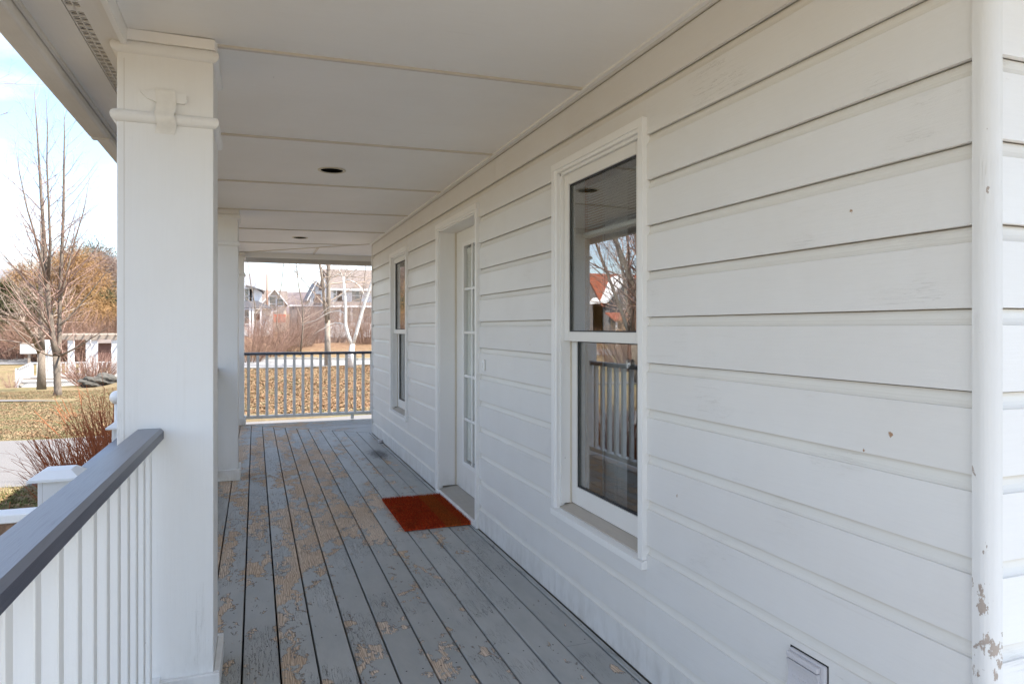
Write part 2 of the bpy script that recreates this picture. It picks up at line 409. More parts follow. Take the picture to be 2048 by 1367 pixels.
# ------------------------------------------------------------------ mesh helpers
C = S.collection
def link(name, me, mat=None, parent=None, loc=None):
    o = bpy.data.objects.new(name, me); C.objects.link(o)
    if mat is not None and me is not None and len(me.materials) == 0: me.materials.append(mat)
    if parent is not None: o.parent = parent
    if loc is not None: o.location = loc
    return o
def tag(o, label=None, cat=None, group=None, kind=None):
    if label: o['label'] = label
    if cat: o['category'] = cat
    if group: o['group'] = group
    if kind: o['kind'] = kind
    return o
def root(name, loc, label=None, cat=None, group=None, kind=None):
    o = bpy.data.objects.new(name, None); C.objects.link(o); o.location = loc
    o.empty_display_size = .1
    return tag(o, label, cat, group, kind)
def origin(o):
    v = Vector((0, 0, 0))
    while o is not None: v = v + Vector(o.location); o = o.parent
    return v
class G:
    """collects faces in world space, links them as one object relative to its parent"""
    def __init__(s): s.v = []; s.f = []; s.sm = []
    def add(s, vs, fs, smooth=False):
        k = len(s.v); s.v.extend([tuple(x) for x in vs]); s.f.extend([tuple(i + k for i in f) for f in fs])
        s.sm.extend([smooth] * len(fs)); return s
    def box(s, x0, x1, y0, y1, z0, z1):
        x0, x1 = min(x0, x1), max(x0, x1); y0, y1 = min(y0, y1), max(y0, y1); z0, z1 = min(z0, z1), max(z0, z1)
        v = [(x0, y0, z0), (x1, y0, z0), (x1, y1, z0), (x0, y1, z0), (x0, y0, z1), (x1, y0, z1), (x1, y1, z1), (x0, y1, z1)]
        return s.add(v, [(0, 3, 2, 1), (4, 5, 6, 7), (0, 1, 5, 4), (1, 2, 6, 5), (2, 3, 7, 6), (3, 0, 4, 7)])
    def bbox(s, x0, x1, y0, y1, z0, z1, bev=.003, seg=2):
        bm = bmesh.new(); bmesh.ops.create_cube(bm, size=1)
        for v in bm.verts:
            v.co = ((x0 + x1) / 2 + v.co.x * (x1 - x0), (y0 + y1) / 2 + v.co.y * (y1 - y0), (z0 + z1) / 2 + v.co.z * (z1 - z0))
        bmesh.ops.bevel(bm, geom=bm.edges[:], offset=bev, segments=seg, affect='EDGES', profile=.5)
        s.bm(bm); return s
    def bm(s, bm, smooth=False):
        bm.verts.index_update()
        s.add([v.co[:] for v in bm.verts], [[v.index for v in f.verts] for f in bm.faces], smooth); bm.free(); return s
    def prism(s, prof, a, b, axis='y', smooth=False):
        """prof: list of 2D points; extruded from a to b. axis y: prof=(x,z); axis x: prof=(y,z); axis z: prof=(x,y)"""
        n = len(prof)
        def P(p, t): return (p[0], t, p[1]) if axis == 'y' else ((t, p[0], p[1]) if axis == 'x' else (p[0], p[1], t))
        v = [P(p, a) for p in prof] + [P(p, b) for p in prof]
        f = [(i, (i + 1) % n, n + (i + 1) % n, n + i) for i in range(n)] + [tuple(range(n - 1, -1, -1)), tuple(range(n, 2 * n))]
        return s.add(v, f, smooth)
    def tube(s, pts, rad, n=6, cap=True):
        pts = [Vector(p) for p in pts]; m = len(pts)
        if m < 2: return s
        vs = []
        d0 = (pts[1] - pts[0]).normalized(); up = Vector((0, 0, 1)) if abs(d0.z) < .9 else Vector((1, 0, 0))
        a = d0.cross(up).normalized()
        for i, p in enumerate(pts):
            d = (pts[min(i + 1, m - 1)] - pts[max(i - 1, 0)])
            if d.length < 1e-9: d = Vector((0, 0, 1))
            d.normalize(); a = a - d * a.dot(d)      # carry the frame along, no twisting
            if a.length < 1e-4: a = d.orthogonal()
            a.normalize(); b2 = d.cross(a); r = rad[i] if isinstance(rad, (list, tuple)) else rad
            for k in range(n):
                t = 2 * math.pi * k / n
                vs.append(p + a * (math.cos(t) * r) + b2 * (math.sin(t) * r))
        fs = []
        for i in range(m - 1):
            for k in range(n):
                fs.append((i * n + k, i * n + (k + 1) % n, (i + 1) * n + (k + 1) % n, (i + 1) * n + k))
        if cap and n > 3: fs += [tuple(range(n - 1, -1, -1)), tuple((m - 1) * n + k for k in range(n))]
        return s.add(vs, fs, True)
    def build(s, name, mat, parent=None, label=None, recalc=True, kind=None):
        o0 = origin(parent) if parent is not None else Vector((0, 0, 0))
        me = bpy.data.meshes.new(name)
        me.from_pydata([(v[0] - o0.x, v[1] - o0.y, v[2] - o0.z) for v in s.v], [], s.f)
        if recalc:
            bm = bmesh.new(); bm.from_mesh(me); bmesh.ops.recalc_face_normals(bm, faces=bm.faces); bm.to_mesh(me); bm.free()
        if any(s.sm): me.polygons.foreach_set('use_smooth', s.sm)
        me.update()
        o = link(name, me, mat, parent)
        if label: o['label'] = label
        if kind: o['kind'] = kind
        return o
def children(o): return [c for c in bpy.data.objects if c.parent == o]
def copy_tree(o, loc, label=None, first=True, parent=None, kids=None):
    if kids is None:
        kids = {}
        for c in bpy.data.objects:
            if c.parent: kids.setdefault(c.parent.name, []).append(c)
    c = o.copy(); C.objects.link(c)
    if first:
        c.location = loc
        if label: c['label'] = label
    else: c.parent = parent
    for ch in kids.get(o.name, []): copy_tree(ch, None, None, False, c, kids)
    return c
def interp(x, pts):
    if x <= pts[0][0]: return pts[0][1]
    for (a, b), (c, d) in zip(pts, pts[1:]):
        if x <= c:
            t = (x - a) / (c - a); return b + (d - b) * t
    return pts[-1][1]
def P2(u, d):
    """plan helper: bearing + distance -> ground-plan coordinates"""
    x = (u - U0) * d / 1463.2
    return x, (d - .3513 * x) / .9363
def ZV(v, d): return 1.33 - (v - V0) * d / FPX

# ------------------------------------------------------------------ terrain
LP = [(-80, -.7), (0, -.68), (10, -.66), (15, -.70), (29, -1.13), (48, -2.15), (72, -1.65), (100, 1.2), (116, 2.6), (200, 5), (420, 12)]
FP = [(-80, -.7), (0, -.68), (10, -.62), (16, -.60), (31, -.42), (37, -.33), (44, .35), (60, 0.0), (100, .8), (420, 10)]
def smooth(t): t = max(0, min(1, t)); return t * t * (3 - 2 * t)
def terr(x, y):
    s = x / max(y, 6.0)
    t = smooth((s + .20) / .16)
    z = interp(y, LP) * (1 - t) + interp(y, FP) * t
    z += .05 * math.sin(x * .7 + 1) * math.sin(y * .55) * min(1, max(0, (y - 15.5) / 4))
    return z
def axis_pts(lo, hi, fine_lo, fine_hi, st, grow=1.22):
    a = [fine_lo]
    while a[-1] < fine_hi: a.append(a[-1] + st)
    s = st; x = a[-1]
    while x < hi: s *= grow; x += s; a.append(x)
    s = st; x = a[0]; pre = []
    while x > lo: s *= grow; x -= s; pre.append(x)
    return pre[::-1] + a
xs = axis_pts(-420, 420, -24, 14, .5); ys = axis_pts(-120, 460, -2, 60, .5)
tv = [(x, y, terr(x, y)) for y in ys for x in xs]; nx = len(xs)
tf = [(j * nx + i, j * nx + i + 1, (j + 1) * nx + i + 1, (j + 1) * nx + i) for j in range(len(ys) - 1) for i in range(nx - 1)]
me = bpy.data.meshes.new('ground'); me.from_pydata(tv, [], tf); me.polygons.foreach_set('use_smooth', [True] * len(tf)); me.update()
tag(link('ground', me, M['ground']), kind='structure')
def strip(name, mat, near, far, x0, x1, step=.5, lift=.02, rows=6):
    g = G(); n = int((x1 - x0) / step) + 1; vs = []; fs = []
    for i in range(n + 1):
        x = x0 + (x1 - x0) * i / n
        a, b = near(x), far(x)
        for r in range(rows + 1):
            y = a + (b - a) * r / rows; vs.append((x, y, terr(x, y) + lift))
    for i in range(n):
        for r in range(rows):
            k = i * (rows + 1) + r; fs.append((k, k + rows + 1, k + rows + 2, k + 1))
    g.add(vs, fs, True); o = g.build(name, mat); tag(o, kind='structure'); return o
wob = lambda x, a, s: a * (math.sin(x * 1.7 + s) + .6 * math.sin(x * 3.9 + s * 2))
strip('driveway', M['asphalt'], lambda x: 10.12 + .02 * (x + 3) + wob(x, .03, 1), lambda x: 14.5 + .12 * max(0, x + 3.5) + wob(x, .04, 3), -40, 14, lift=.02, rows=10)
strip('footpath', M['asphalt'], lambda x: 25.4 + .02 * (x + 6), lambda x: 25.4 + min(1.5, .35 * max(0, -5.4 - x)), -34, -5.4, lift=.035)
strip('side_road', M['road'], lambda x: 68 + .02 * x, lambda x: 75, -80, -17, step=2, lift=.06, rows=10)
strip('road', M['road'], lambda x: 31.5 - .10 * (x - 4), lambda x: 36.2 - .10 * (x - 4), -5, 40, lift=.03, rows=10)
g = G()
for i in range(45):
    x = -5 + i; g.box(x, x + .985, 36.28 - .10 * (x + .5 - 4), 36.43 - .10 * (x + .5 - 4), terr(x, 36.3) - .1, terr(x, 36.3) + .13)
tag(g.build('kerb', M['concrete']), kind='structure')
# distant hill ridge
g = G(); vs = []; fs = []
N = 90
for i in range(N + 1):
    a = R(-75) + R(120) * i / N
    h = 13 + 6 * math.sin(a * 5 + 1) + 3 * math.sin(a * 13) + 1.2 * math.sin(a * 37)
    for r, hh in ((330, 2), (370, h * .75), (410, h), (470, h * .6)):
        vs.append((math.sin(a) * r, math.cos(a) * r, hh))
for i in range(N):
    for k in range(3): fs.append((i * 4 + k, i * 4 + k + 1, i * 4 + k + 5, i * 4 + k + 4))
g.add(vs, fs, True); tag(g.build('hill', M['hillm']), kind='structure')

# ------------------------------------------------------------------ porch floor
WX = 1.388; WY0, WY1 = .985, 8.73; DS = .84
def ydiag(x): return WY1 + (WX - x) * DS
floor = root('porch_floor', (0, 0, 0), kind='structure')
joints = {3: [5.35], 6: [4.06, 7.9], -1: [6.1], 4: [4.34, 8.3], 1: [7.2], 8: [6.2], 0: [3.9, 8.9], 9: [2.6, 7.0], 2: [1.2], 5: [6.7]}
def gapx(k): return -.047 + .14 * k
for k in range(-3, 11):
    a, b = gapx(k) + .0038, min(gapx(k + 1) - .0038, WX - .006)
    cuts = [-1.3] + sorted(joints.get(k, [])) + [None]
    for c0, c1 in zip(cuts, cuts[1:]):
        g = G(); y0 = c0 + (.0012 if c0 > -1 else 0)
        dz = rng.uniform(-.0012, .0012)
        ya = (c1 - .0012) if c1 else ydiag(a) - .004; yb = (c1 - .0012) if c1 else ydiag(b) - .004
        # cross-section with eased edges, ends mitred
        prof = [(a, -.03), (b, -.03), (b, -.0025), (b - .0022, 0), (a + .0022, 0), (a, -.0025)]
        n = len(prof)
        def yend(x): return ya + (yb - ya) * (x - a) / (b - a)
        vs = [(p[0], y0, p[1] + dz) for p in prof] + [(p[0], yend(p[0]), p[1] + dz) for p in prof]
        fs = [(i, (i + 1) % n, n + (i + 1) % n, n + i) for i in range(n)] + [tuple(range(n)), tuple(range(2 * n - 1, n - 1, -1))]
        g.add(vs, fs); g.build('floor_board', M['deck'], floor)
y = WY1 + .004; j = 0
YEND = 10.13
while y < YEND - .02:
    y1 = min(y + .134, YEND)
    xa, xb = WX - (y - WY1) / DS + .005, WX - (y1 - WY1) / DS + .005
    g = G(); dz = rng.uniform(-.0012, .0012)
    vs = [(xa, y, -.03), (xb, y1, -.03), (6.0, y1, -.03), (6.0, y, -.03), (xa, y, dz), (xb, y1, dz), (6.0, y1, dz), (6.0, y, dz)]
    g.add(vs, [(0, 3, 2, 1), (4, 5, 6, 7), (0, 1, 5, 4), (1, 2, 6, 5), (2, 3, 7, 6), (3, 0, 4, 7)])
    g.build('floor_board', M['deckx'], floor); y = y1 + .006
for k in range(16):
    y0 = -1.3 + k * .14
    if y0 > .8: break
    g = G().bbox(WX + .004, 6.0, y0, y0 + .134, -.03, 0, .002, 1); g.build('floor_board', M['deckx'], floor)
g = G(); r_ = random.Random(9)
for k in range(-3, 11):
    for jy in range(22):
        for q in (.035, .1):
            x = gapx(k) + q + r_.uniform(-.006, .006); y = .6 + jy * .406 + r_.uniform(-.006, .006)
            if y < ydiag(x) - .05 and x < WX - .02: g.add([(x + .0036 * math.cos(a), y + .0036 * math.sin(a), .0016) for a in (0, .9, 1.8, 2.7, 3.6, 4.5, 5.4)], [tuple(range(7))])
g.build('nail_head', M['dark'], floor, recalc=False, kind='stuff')
G().box(-.44, 6, -1.28, 10.1, -.16, -.045).build('dark_slab', M['underdeck'], floor)  # added slab, its dark colour gives the shade in the board gaps
G().box(-.485, -.47, -1.3, 10.2, -.26, -.004).box(-.47, 6, 10.135, 10.15, -.26, -.004).build('skirt_board', M['trim'], floor)
G().box(-.46, -.445, -1.3, 10.1, -.75, -.27).build('skirt_panel', M['trim'], floor)

# ------------------------------------------------------------------ house
house = root('house', (1.5, 4.8, -.68), 'white wooden house whose lapped-board wall with two windows lines the porch', 'house')
EXP = .1723; Z00 = 1.371 - 8 * EXP
FRONT = [(0, .0), (0, .1360), (-.0050, .1375), (-.0085, .143), (-.0115, .151), (-.0130, .1605), (-.0135, .1692), (-.0240, .1700), (-.0240, .1805)]
def board_prof(z0, zlo, zhi):
    """closed (t,z) polygon of one siding board clipped to zlo..zhi; t = outward from face"""
    pts = [(t, z0 + z) for t, z in FRONT]
    full_lo = zlo <= z0 + 1e-6; full_hi = zhi >= z0 + .1805 - 1e-6
    lo, hi = max(zlo, z0), min(zhi, z0 + .1805)
    if hi - lo < .004: return None
    def at(z):
        for (t0, a), (t1, b) in zip(pts, pts[1:]):
            if a <= z <= b and b > a: return t0 + (t1 - t0) * ((z - a) / (b - a) if b > a else 0)
        return pts[-1][0]
    fr = [(at(lo), lo)] + [p for p in pts if lo + 1e-5 < p[1] < hi - 1e-5] + [(at(hi), hi)]
    if full_lo: return fr + [(-.030, hi), (-.030, lo + .0095), (-.0138, lo + .0095), (-.0138, lo)]
    return fr + [(-.030, hi), (-.030, lo)]
OPEN = [(2.248, 3.094, .417, 2.126), (4.32, 5.42, -.1, 2.155), (6.585, 7.445, .417, 2.126)]
wall = root('wall', (0, 0, 0)); wall.parent = house; wall.location = Vector((WX, 0, 0)) - Vector(house.location)
NR = 14
for r in range(NR):
    z0 = Z00 + r * EXP; zt = z0 + EXP
    tw = rng.uniform(-.0012, .0012)
    ivs = []
    cuts = sorted(set([WY0 + .004, WY1 - .03] + [v for o in OPEN for v in (o[0] + .006, o[1] - .006)]))
    segs = []
    for a, b in zip(cuts, cuts[1:]):
        mid = (a + b) / 2; op = [o for o in OPEN if o[0] < mid < o[1]]
        if not op: segs.append((a, b, .004, 9))
        else:
            o = op[0]
            if z0 < o[2]: segs.append((a, b, .004, o[2] + .004))
            if zt > o[3]: segs.append((a, b, o[3] - .004, 9))
    # merge neighbours with the same clip
    merged = []
    for s_ in segs:
        if merged and abs(merged[-1][1] - s_[0]) < 1e-6 and merged[-1][2:] == s_[2:] : merged[-1] = (merged[-1][0], s_[1], s_[2], s_[3])
        else: merged.append(s_)
    if r == NR - 1 or zt > 2.30:
        new = []
        for m_ in merged:
            if m_[0] < 4.0 < m_[1]: new += [(m_[0], 3.992, *m_[2:]), (3.9945, m_[1], *m_[2:])]
            else: new.append(m_)
        merged = new
    for a, b, lo, hi in merged:
        pf = board_prof(z0, lo, min(hi, 2.402 if r == NR - 1 else hi))
        if not pf: continue
        G().prism([(WX - t + tw, z) for t, z in pf], a, b, 'y').build('siding_board', M['siding'], wall)
# top frieze bead and ceiling trim
pf = [(WX - .016, 2.402), (WX - .018, 2.392), (WX - .014, 2.381), (WX - .006, 2.3765), (WX + .004, 2.376), (WX + .004, 2.404), (WX - .012, 2.404)]
G().prism(pf, WY0 + .01, WY1 + .0, 'y').build('frieze_bead', M['siding'], wall)
# sheathing behind boards, with the openings left free
g = G(); sx0, sx1 = WX + .031, WX + .15
ycut = [WY0 + .05] + [v for o in OPEN for v in (o[0] + .02, o[1] - .02)] + [WY1 - .04]
for i in range(0, len(ycut), 2): g.box(sx0, sx1, ycut[i], ycut[i + 1], -.2, 3.2)
for o in OPEN:
    g.box(sx0, sx1, o[0] + .02, o[1] - .02, o[3] - .02, 3.2)
    if o[2] > 0: g.box(sx0, sx1, o[0] + .02, o[1] - .02, -.2, o[2] + .02)
    else: g.box(sx0, sx1, o[0] + .02, o[1] - .02, -.2, -.01)
g.build('sheathing', M['roomwall'], wall)
# far corner board and near rounded corner post
G().bbox(WX - .008, WX + .05, WY1 - .03, WY1 + .012, .004, 2.372, .002, 1).build('corner_board', M['corner'], wall)
bm_pts = []
cx0, cy0, rr = WX + .0165, .9695, .0265
prof = [(WX - .012, .9835)]
for i in range(0, 13):
    a = R(180 + 90 * i / 12); prof.append((cx0 - .0 + rr * math.cos(a) - .0025, cy0 + rr * math.sin(a)))
prof += [(WX + .018, .942), (WX + .018, .9835)]
G().prism(prof, .002, 2.385, 'z').build('corner_post', M['corner'], wall, 'rounded corner post with chipped flaking paint near its foot')
# return wall, facing the camera, right of the post
ret = root('return_wall', (0, 0, 0)); ret.parent = house; ret.location = Vector((WX, .955, 0)) - Vector(house.location)
for r in range(NR):
    z0 = Z00 + r * EXP; pf = board_prof(z0, .004, 2.402)
    G().prism([(.956 - t, z) for t, z in pf], WX + .020, 6.0, 'x').build('siding_board', M['siding_return'], ret)
G().box(WX + .05, 6, .988, 1.03, -.2, 3.2).build('sheathing', M['roomwall'], ret)
# body of the house, unseen roof (sun blocker, near end shaped for porch light)
g = G()
g.box(5.9, 6.0, 1.04, 8.6, -.2, 3.2).box(1.6, 5.89, 8.55, 8.65, -.2, 3.2).build('room_wall', M['roomwall'], house)
G().box(1.56, 5.89, 1.05, 8.5, -.03, .0).build('room_floor', M['roomfloor'], house)
G().box(1.56, 5.89, 1.05, 8.5, 2.5, 2.55).build('room_ceiling', M['roomwall'], house)
G().box(3.6, 3.7, 1.05, 8.5, 0.01, 2.49).build('room_partition', M['roomwall'], house)
g = G()
e = -.80
rf = [(e, 2.60), (3.5, 5.0), (7.6, 2.9), (7.6, 3.0), (3.5, 5.12), (e, 2.72)]
g.prism(rf, -.25, 10.55, 'y'); g.build('roof', M['shingle'], house)

# ------------------------------------------------------------------ windows
def make_window(y0, y1, z0, z1, blind=True):
    wn = root('window', (0, 0, 0)); wn.parent = house
    wn.location = Vector((WX, (y0 + y1) / 2, z0)) - Vector(house.location)
    cw = .046; xf = WX - .020
    # casing: two sides and head, brick-mould stepped profile
    def side(ya, yb, inner):
        s_ = 1 if inner > ya else -1
        yi = yb if s_ > 0 else ya; yo = ya if s_ > 0 else yb
        d = -1 if yi < yo else 1
        p = [(xf, yo), (xf, yi - d * .014), (xf + .005, yi - d * .012), (xf + .008, yi), (WX + .03, yi), (WX + .03, yo)]
        G().prism(p, z0 + .0352, z1 - .0005, 'z').build('casing', M['trim'], wn)
    side(y0, y0 + cw, y0 + cw); side(y1 - cw, y1, y1 - cw - 1)
    p = [(xf - .0012, z1), (xf - .0012, z1 - cw + .014), (xf + .005, z1 - cw + .012), (xf + .008, z1 - cw), (WX + .03, z1 - cw), (WX + .03, z1)]
    G().prism(p, y0 - .001, y1 + .001, 'y').build('casing', M['trim'], wn)
    # sill, sloping
    p = [(xf - .004, z0), (xf - .004, z0 + .028), (WX + .10, z0 + .062), (WX + .10, z0)]
    G().prism(p, y0 - .002, y1 + .002, 'y').build('sill', M['trim'], wn)
    ya, yb = y0 + cw, y1 - cw
    p = [(WX + .004, z0 + .0375), (WX + .004, z0 + .043), (WX + .085, z0 + .066), (WX + .085, z0 + .058)]
    G().prism(p, ya + .002, yb - .002, 'y').build('sill_tread', M['sillwood'], wn)
    # jamb frame with tracks
    xi0, xi1 = WX + .006, WX + .135
    for s_, yy in ((1, ya), (-1, yb)):
        g = G(); g.box(xi0, xi1, yy - s_ * .02, yy + s_ * .012, z0 + .06, z1 - cw)
        g.build('jamb', M['trim'], wn)
        g = G()
        for q in (WX + .055, WX + .068, WX + .081, WX + .094):
            g.box(q, q + .004, yy + s_ * .012, yy + s_ * .022, z0 + .06, (z0 + z1) / 2 + .0)
        g.build('jamb_track', M['beige'], wn)
    G().box(xi0, xi1, ya - .02, yb + .02, z1 - cw - .012, z1 - cw + .02).build('head_jamb', M['trim'], wn)
    zmid0, zmid1 = 1.266, 1.311
    def sash(xa, xb, zb, zt, st, bot, top):
        a, b = ya + .0135, yb - .0135
        g = G(); g.bbox(xa, xb, a, a + st, zb, zt, .0025, 1); g.bbox(xa, xb, b - st, b, zb, zt, .0025, 1)
        g.bbox(xa, xb, a + st, b - st, zb, zb + bot, .0025, 1); g.bbox(xa, xb, a + st, b - st, zt - top, zt, .0025, 1)
        s2 = g.build('sash', M['door'], wn)
        g = G(); w_ = .006
        for q in ((a + st, a + st + w_, zb + bot, zt - top), (b - st - w_, b - st, zb + bot, zt - top), (a + st + w_, b - st - w_, zb + bot, zb + bot + w_), (a + st + w_, b - st - w_, zt - top - w_, zt - top)):
            g.box(xa + .008, xa + .013, *q)
        g.build('gasket', M['rubber'], wn)
        xg = (xa + xb) / 2 + .001
        G().box(xg - .0015, xg + .0015, a + st, b - st, zb + bot, zt - top).build('pane', M['glass'], wn)
        return a + st, b - st
    sash(WX + .020, WX + .052, zmid0, z1 - cw - .013, .052, zmid1 - zmid0, .052)
    sash(WX + .060, WX + .092, z0 + .063, zmid1 - .003, .056, .085, .042)
    # interior: oak lining, blind head, curtain
    G().box(WX + .136, WX + .22, ya - .055, ya + .035, z0, z1).box(WX + .136, WX + .22, yb - .035, yb + .055, z0, z1).build('interior_casing', M['oak'], wn)
    if blind:
        for k in range(17):
            zz = z1 - .115 - k * .0125
            G().prism([(WX + .118, zz), (WX + .130, zz + .002), (WX + .142, zz), (WX + .130, zz + .004)], ya + .03, yb - .03, 'y').build('blind_slat', M['blind'], wn)
        G().bbox(WX + .112, WX + .145, ya + .028, yb - .028, z1 - .36, z1 - .335, .003, 1).build('blind_rail', M['blind'], wn)
        G().tube([(WX + .125, yb - .22, z1 - .36), (WX + .125, yb - .22, .55)], .0018, 4).build('blind_cord', M['blind'], wn)
    g = G(); vs = []
    for k in range(19):
        yy = yb + .02 - k * .012; xx = WX + .26 + .014 * math.sin(k * 1.9)
        vs += [(xx, yy, z0 - .1), (xx + .004, yy, z1)]
    g.add(vs, [(2 * k, 2 * k + 2, 2 * k + 3, 2 * k + 1) for k in range(18)], True); g.build('curtain', M['curtain'], wn, recalc=False)
    return wn
w1 = make_window(*OPEN[0]); w1['label'] = 'tall sash window nearest the camera'
w2 = make_window(*OPEN[2], blind=False); w2['label'] = 'tall sash window beyond the door'
disc = G(); bm = bmesh.new(); bmesh.ops.create_cone(bm, cap_ends=True, segments=24, radius1=.020, radius2=.015, depth=.005)
for v in bm.verts: v.co = Matrix.Rotation(R(90), 3, 'Y') @ v.co; v.co += Vector((WX + .068, 2.50, 1.18))
disc.bm(bm, True)
tag(disc.build('suction_disc', M['clear']), 'small clear round disc stuck on the lower pane of the nearest window', 'window disc')

# ------------------------------------------------------------------ door
dr = root('door', (0, 0, 0)); dr.parent = house; dr.location = Vector((WX, 4.87, 0)) - Vector(house.location)
y0, y1, _, z1 = OPEN[1]; cw = .05; xf = WX - .020
for (yo, yi) in ((y0, y0 + cw), (y1, y1 - cw)):
    d = 1 if yi > yo else -1
    p = [(xf, yo), (xf, yi - d * .014), (xf + .005, yi - d * .012), (xf + .008, yi), (WX + .03, yi), (WX + .03, yo)]
    G().prism(p, .003, z1 - .0005, 'z').build('casing', M['trim'], dr)
p = [(xf - .0012, z1), (xf - .0012, z1 - cw + .014), (xf + .005, z1 - cw + .012), (xf + .008, z1 - cw), (WX + .03, z1 - cw), (WX + .03, z1)]
G().prism(p, y0 - .001, y1 + .001, 'y').build('casing', M['trim'], dr)
ya, yb = y0 + cw, y1 - cw
for s_, yy in ((1, ya), (-1, yb)): G().box(WX + .0, WX + .16, yy - s_ * .03, yy + s_ * .01, .06, z1 - cw).build('jamb', M['trim'], dr)
for s_, yy in ((1, ya), (-1, yb)): G().box(WX + .128, WX + .142, yy + s_ * .010, yy + s_ * .016, .06, z1 - cw - .01).build('weatherstrip', M['beige'], dr)
G().box(WX, WX + .16, ya - .03, yb + .03, z1 - cw - .01, z1 - cw + .03).build('head_jamb', M['trim'], dr)
G().prism([(WX + .0, .012), (WX + .0, .038), (WX + .15, .058), (WX + .15, .012)], ya - .0, yb + .0, 'y').build('door_sill', M['doorsill'], dr)
G().bbox(xf - .002, WX - .001, y0 + .052, y1 - .052, .003, .037, .002, 1).build('sill_nosing', M['trim'], dr)
xs0 = WX + .142; sa, sb = ya + .016, yb - .016
lf = [5.135, 4.525]; lz0, lz1 = .285, 1.965
g = G()
g.box(xs0, xs0 + .044, lf[0] + .028, sb, .062, z1 - cw - .012).box(xs0, xs0 + .044, sa, lf[1] - .028, .062, z1 - cw - .012)
g.box(xs0, xs0 + .044, lf[1] - .028, lf[0] + .028, .062, lz0 - .028).box(xs0, xs0 + .044, lf[1] - .028, lf[0] + .028, lz1 + .028, z1 - cw - .012)
g.build('door_leaf', M['door'], dr)
g = G(); a, b = lf[1] - .03, lf[0] + .03; t_ = .034
g.bbox(xs0 - .009, xs0 + .03, a, a + t_, lz0 - .03, lz1 + .03, .004, 2).bbox(xs0 - .009, xs0 + .03, b - t_, b, lz0 - .03, lz1 + .03, .004, 2)
g.bbox(xs0 - .009, xs0 + .03, a + t_, b - t_, lz0 - .03, lz0 + .004, .004, 2).bbox(xs0 - .009, xs0 + .03, a + t_, b - t_, lz1 - .004, lz1 + .03, .004, 2)
g.build('glazing_frame', M['trim'], dr)
LW = (lf[0] - lf[1]); LH = (lz1 - lz0)
for k in (1, 2):
    yy = lf[1] + LW * k / 3; G().bbox(xs0 - .004, xs0 + .012, yy - .011, yy + .011, lz0 + .004, lz1 - .004, .003, 1).build('muntin', M['trim'], dr)
for k in range(1, 5):
    zz = lz0 + LH * k / 5
    for q in range(3):
        a2 = lf[1] + LW * q / 3 + .011; b2 = lf[1] + LW * (q + 1) / 3 - .011
        G().bbox(xs0 - .0035, xs0 + .012, a2, b2, zz - .011, zz + .011, .003, 1).build('muntin', M['trim'], dr)
G().box(xs0 + .013, xs0 + .016, lf[1] - .0, lf[0] + .0, lz0, lz1).build('pane', M['doorglass'], dr)
nsl = 110
for k in range(nsl):
    zz = lz0 + .02 + (LH - .09) * k / (nsl - 1)
    G().prism([(xs0 + .020, zz), (xs0 + .026, zz + .0155), (xs0 + .0265, zz + .0155), (xs0 + .0205, zz)], lf[1] + .008, lf[0] - .008, 'y').build('blind_slat', M['blind'], dr)
G().box(xs0 + .019, xs0 + .030, lf[1] + .006, lf[0] - .006, lz1 - .055, lz1 - .02).build('blind_rail', M['blind'], dr)
# handle, hidden from the photograph by the near casing but part of the door
G().tube([(xs0 + .0, 4.44, 1.0), (xs0 - .05, 4.44, 1.0)], .01, 8).tube([(xs0 - .05, 4.435, 1.0), (xs0 - .05, 4.54, 1.0)], .009, 8).build('handle', M['lightring'], dr)

# doorbell, outlet cover
db = root('doorbell', (WX - .002, 4.197, 1.09), 'small white oval doorbell plate on the boards just right of the door', 'doorbell')
G().bbox(WX - .016, WX - .001, 4.180, 4.212, 1.054, 1.126, .006, 3).build('plate', M['trim'], db)
G().bbox(WX - .021, WX - .0162, 4.188, 4.204, 1.070, 1.105, .002, 2).build('button', M['door'], db)
oc = root('outlet_cover', (WX - .002, 1.44, .41), 'worn grey plastic outlet cover low on the wall by the corner post', 'outlet cover')
G().bbox(WX - .010, WX + .004, 1.373, 1.500, .346, .452, .004, 2).build('gasket_plate', M['plastic'], oc)
G().box(WX - .0015, WX + .003, 1.3695, 1.5035, .343, .4555).build('shadow_gap', M['dark'], oc)
G().bbox(WX - .023, WX - .0102, 1.386, 1.498, .430, .446, .003, 2).build('hinge_barrel', M['plastic'], oc)
pf = []
for k in range(9):
    t = k / 8; zz = .350 + .078 * t; pf.append((WX - .024 + .007 * math.sin(math.pi * t), zz))
pf = pf + [(WX - .0105, .428), (WX - .0105, .350)]
G().prism(pf, 1.388, 1.495, 'y').build('flap', M['plastic'], oc)
g = G()
for r_ in range(3):
    for k in range(11):
        if (k * 7 + r_ * 3) % 5 == 0: continue
        yy = 1.48 - k * .0078; zz = .408 - r_ * .014
        xx = WX - .024 + .007 * math.sin(math.pi * (zz - .35) / .078)
        g.box(xx - .0008, xx + .001, yy - .0025, yy, zz, zz + .007)
        if k % 2: g.box(xx - .0008, xx + .001, yy - .005, yy - .0026, zz, zz + .0015)
g.build('embossed_marks', M['plastic'], oc)
bt = root('wall_clip', (WX - .01, 7.95, .02), 'small grey metal bracket on the floor at the foot of the wall', 'bracket')
G().bbox(WX - .05, WX - .008, 7.93, 7.99, .001, .035, .004, 1).tube([(WX - .03, 7.9, .02), (WX - .03, 7.93, .02)], .008, 8).build('clip_body', M['plastic'], bt)

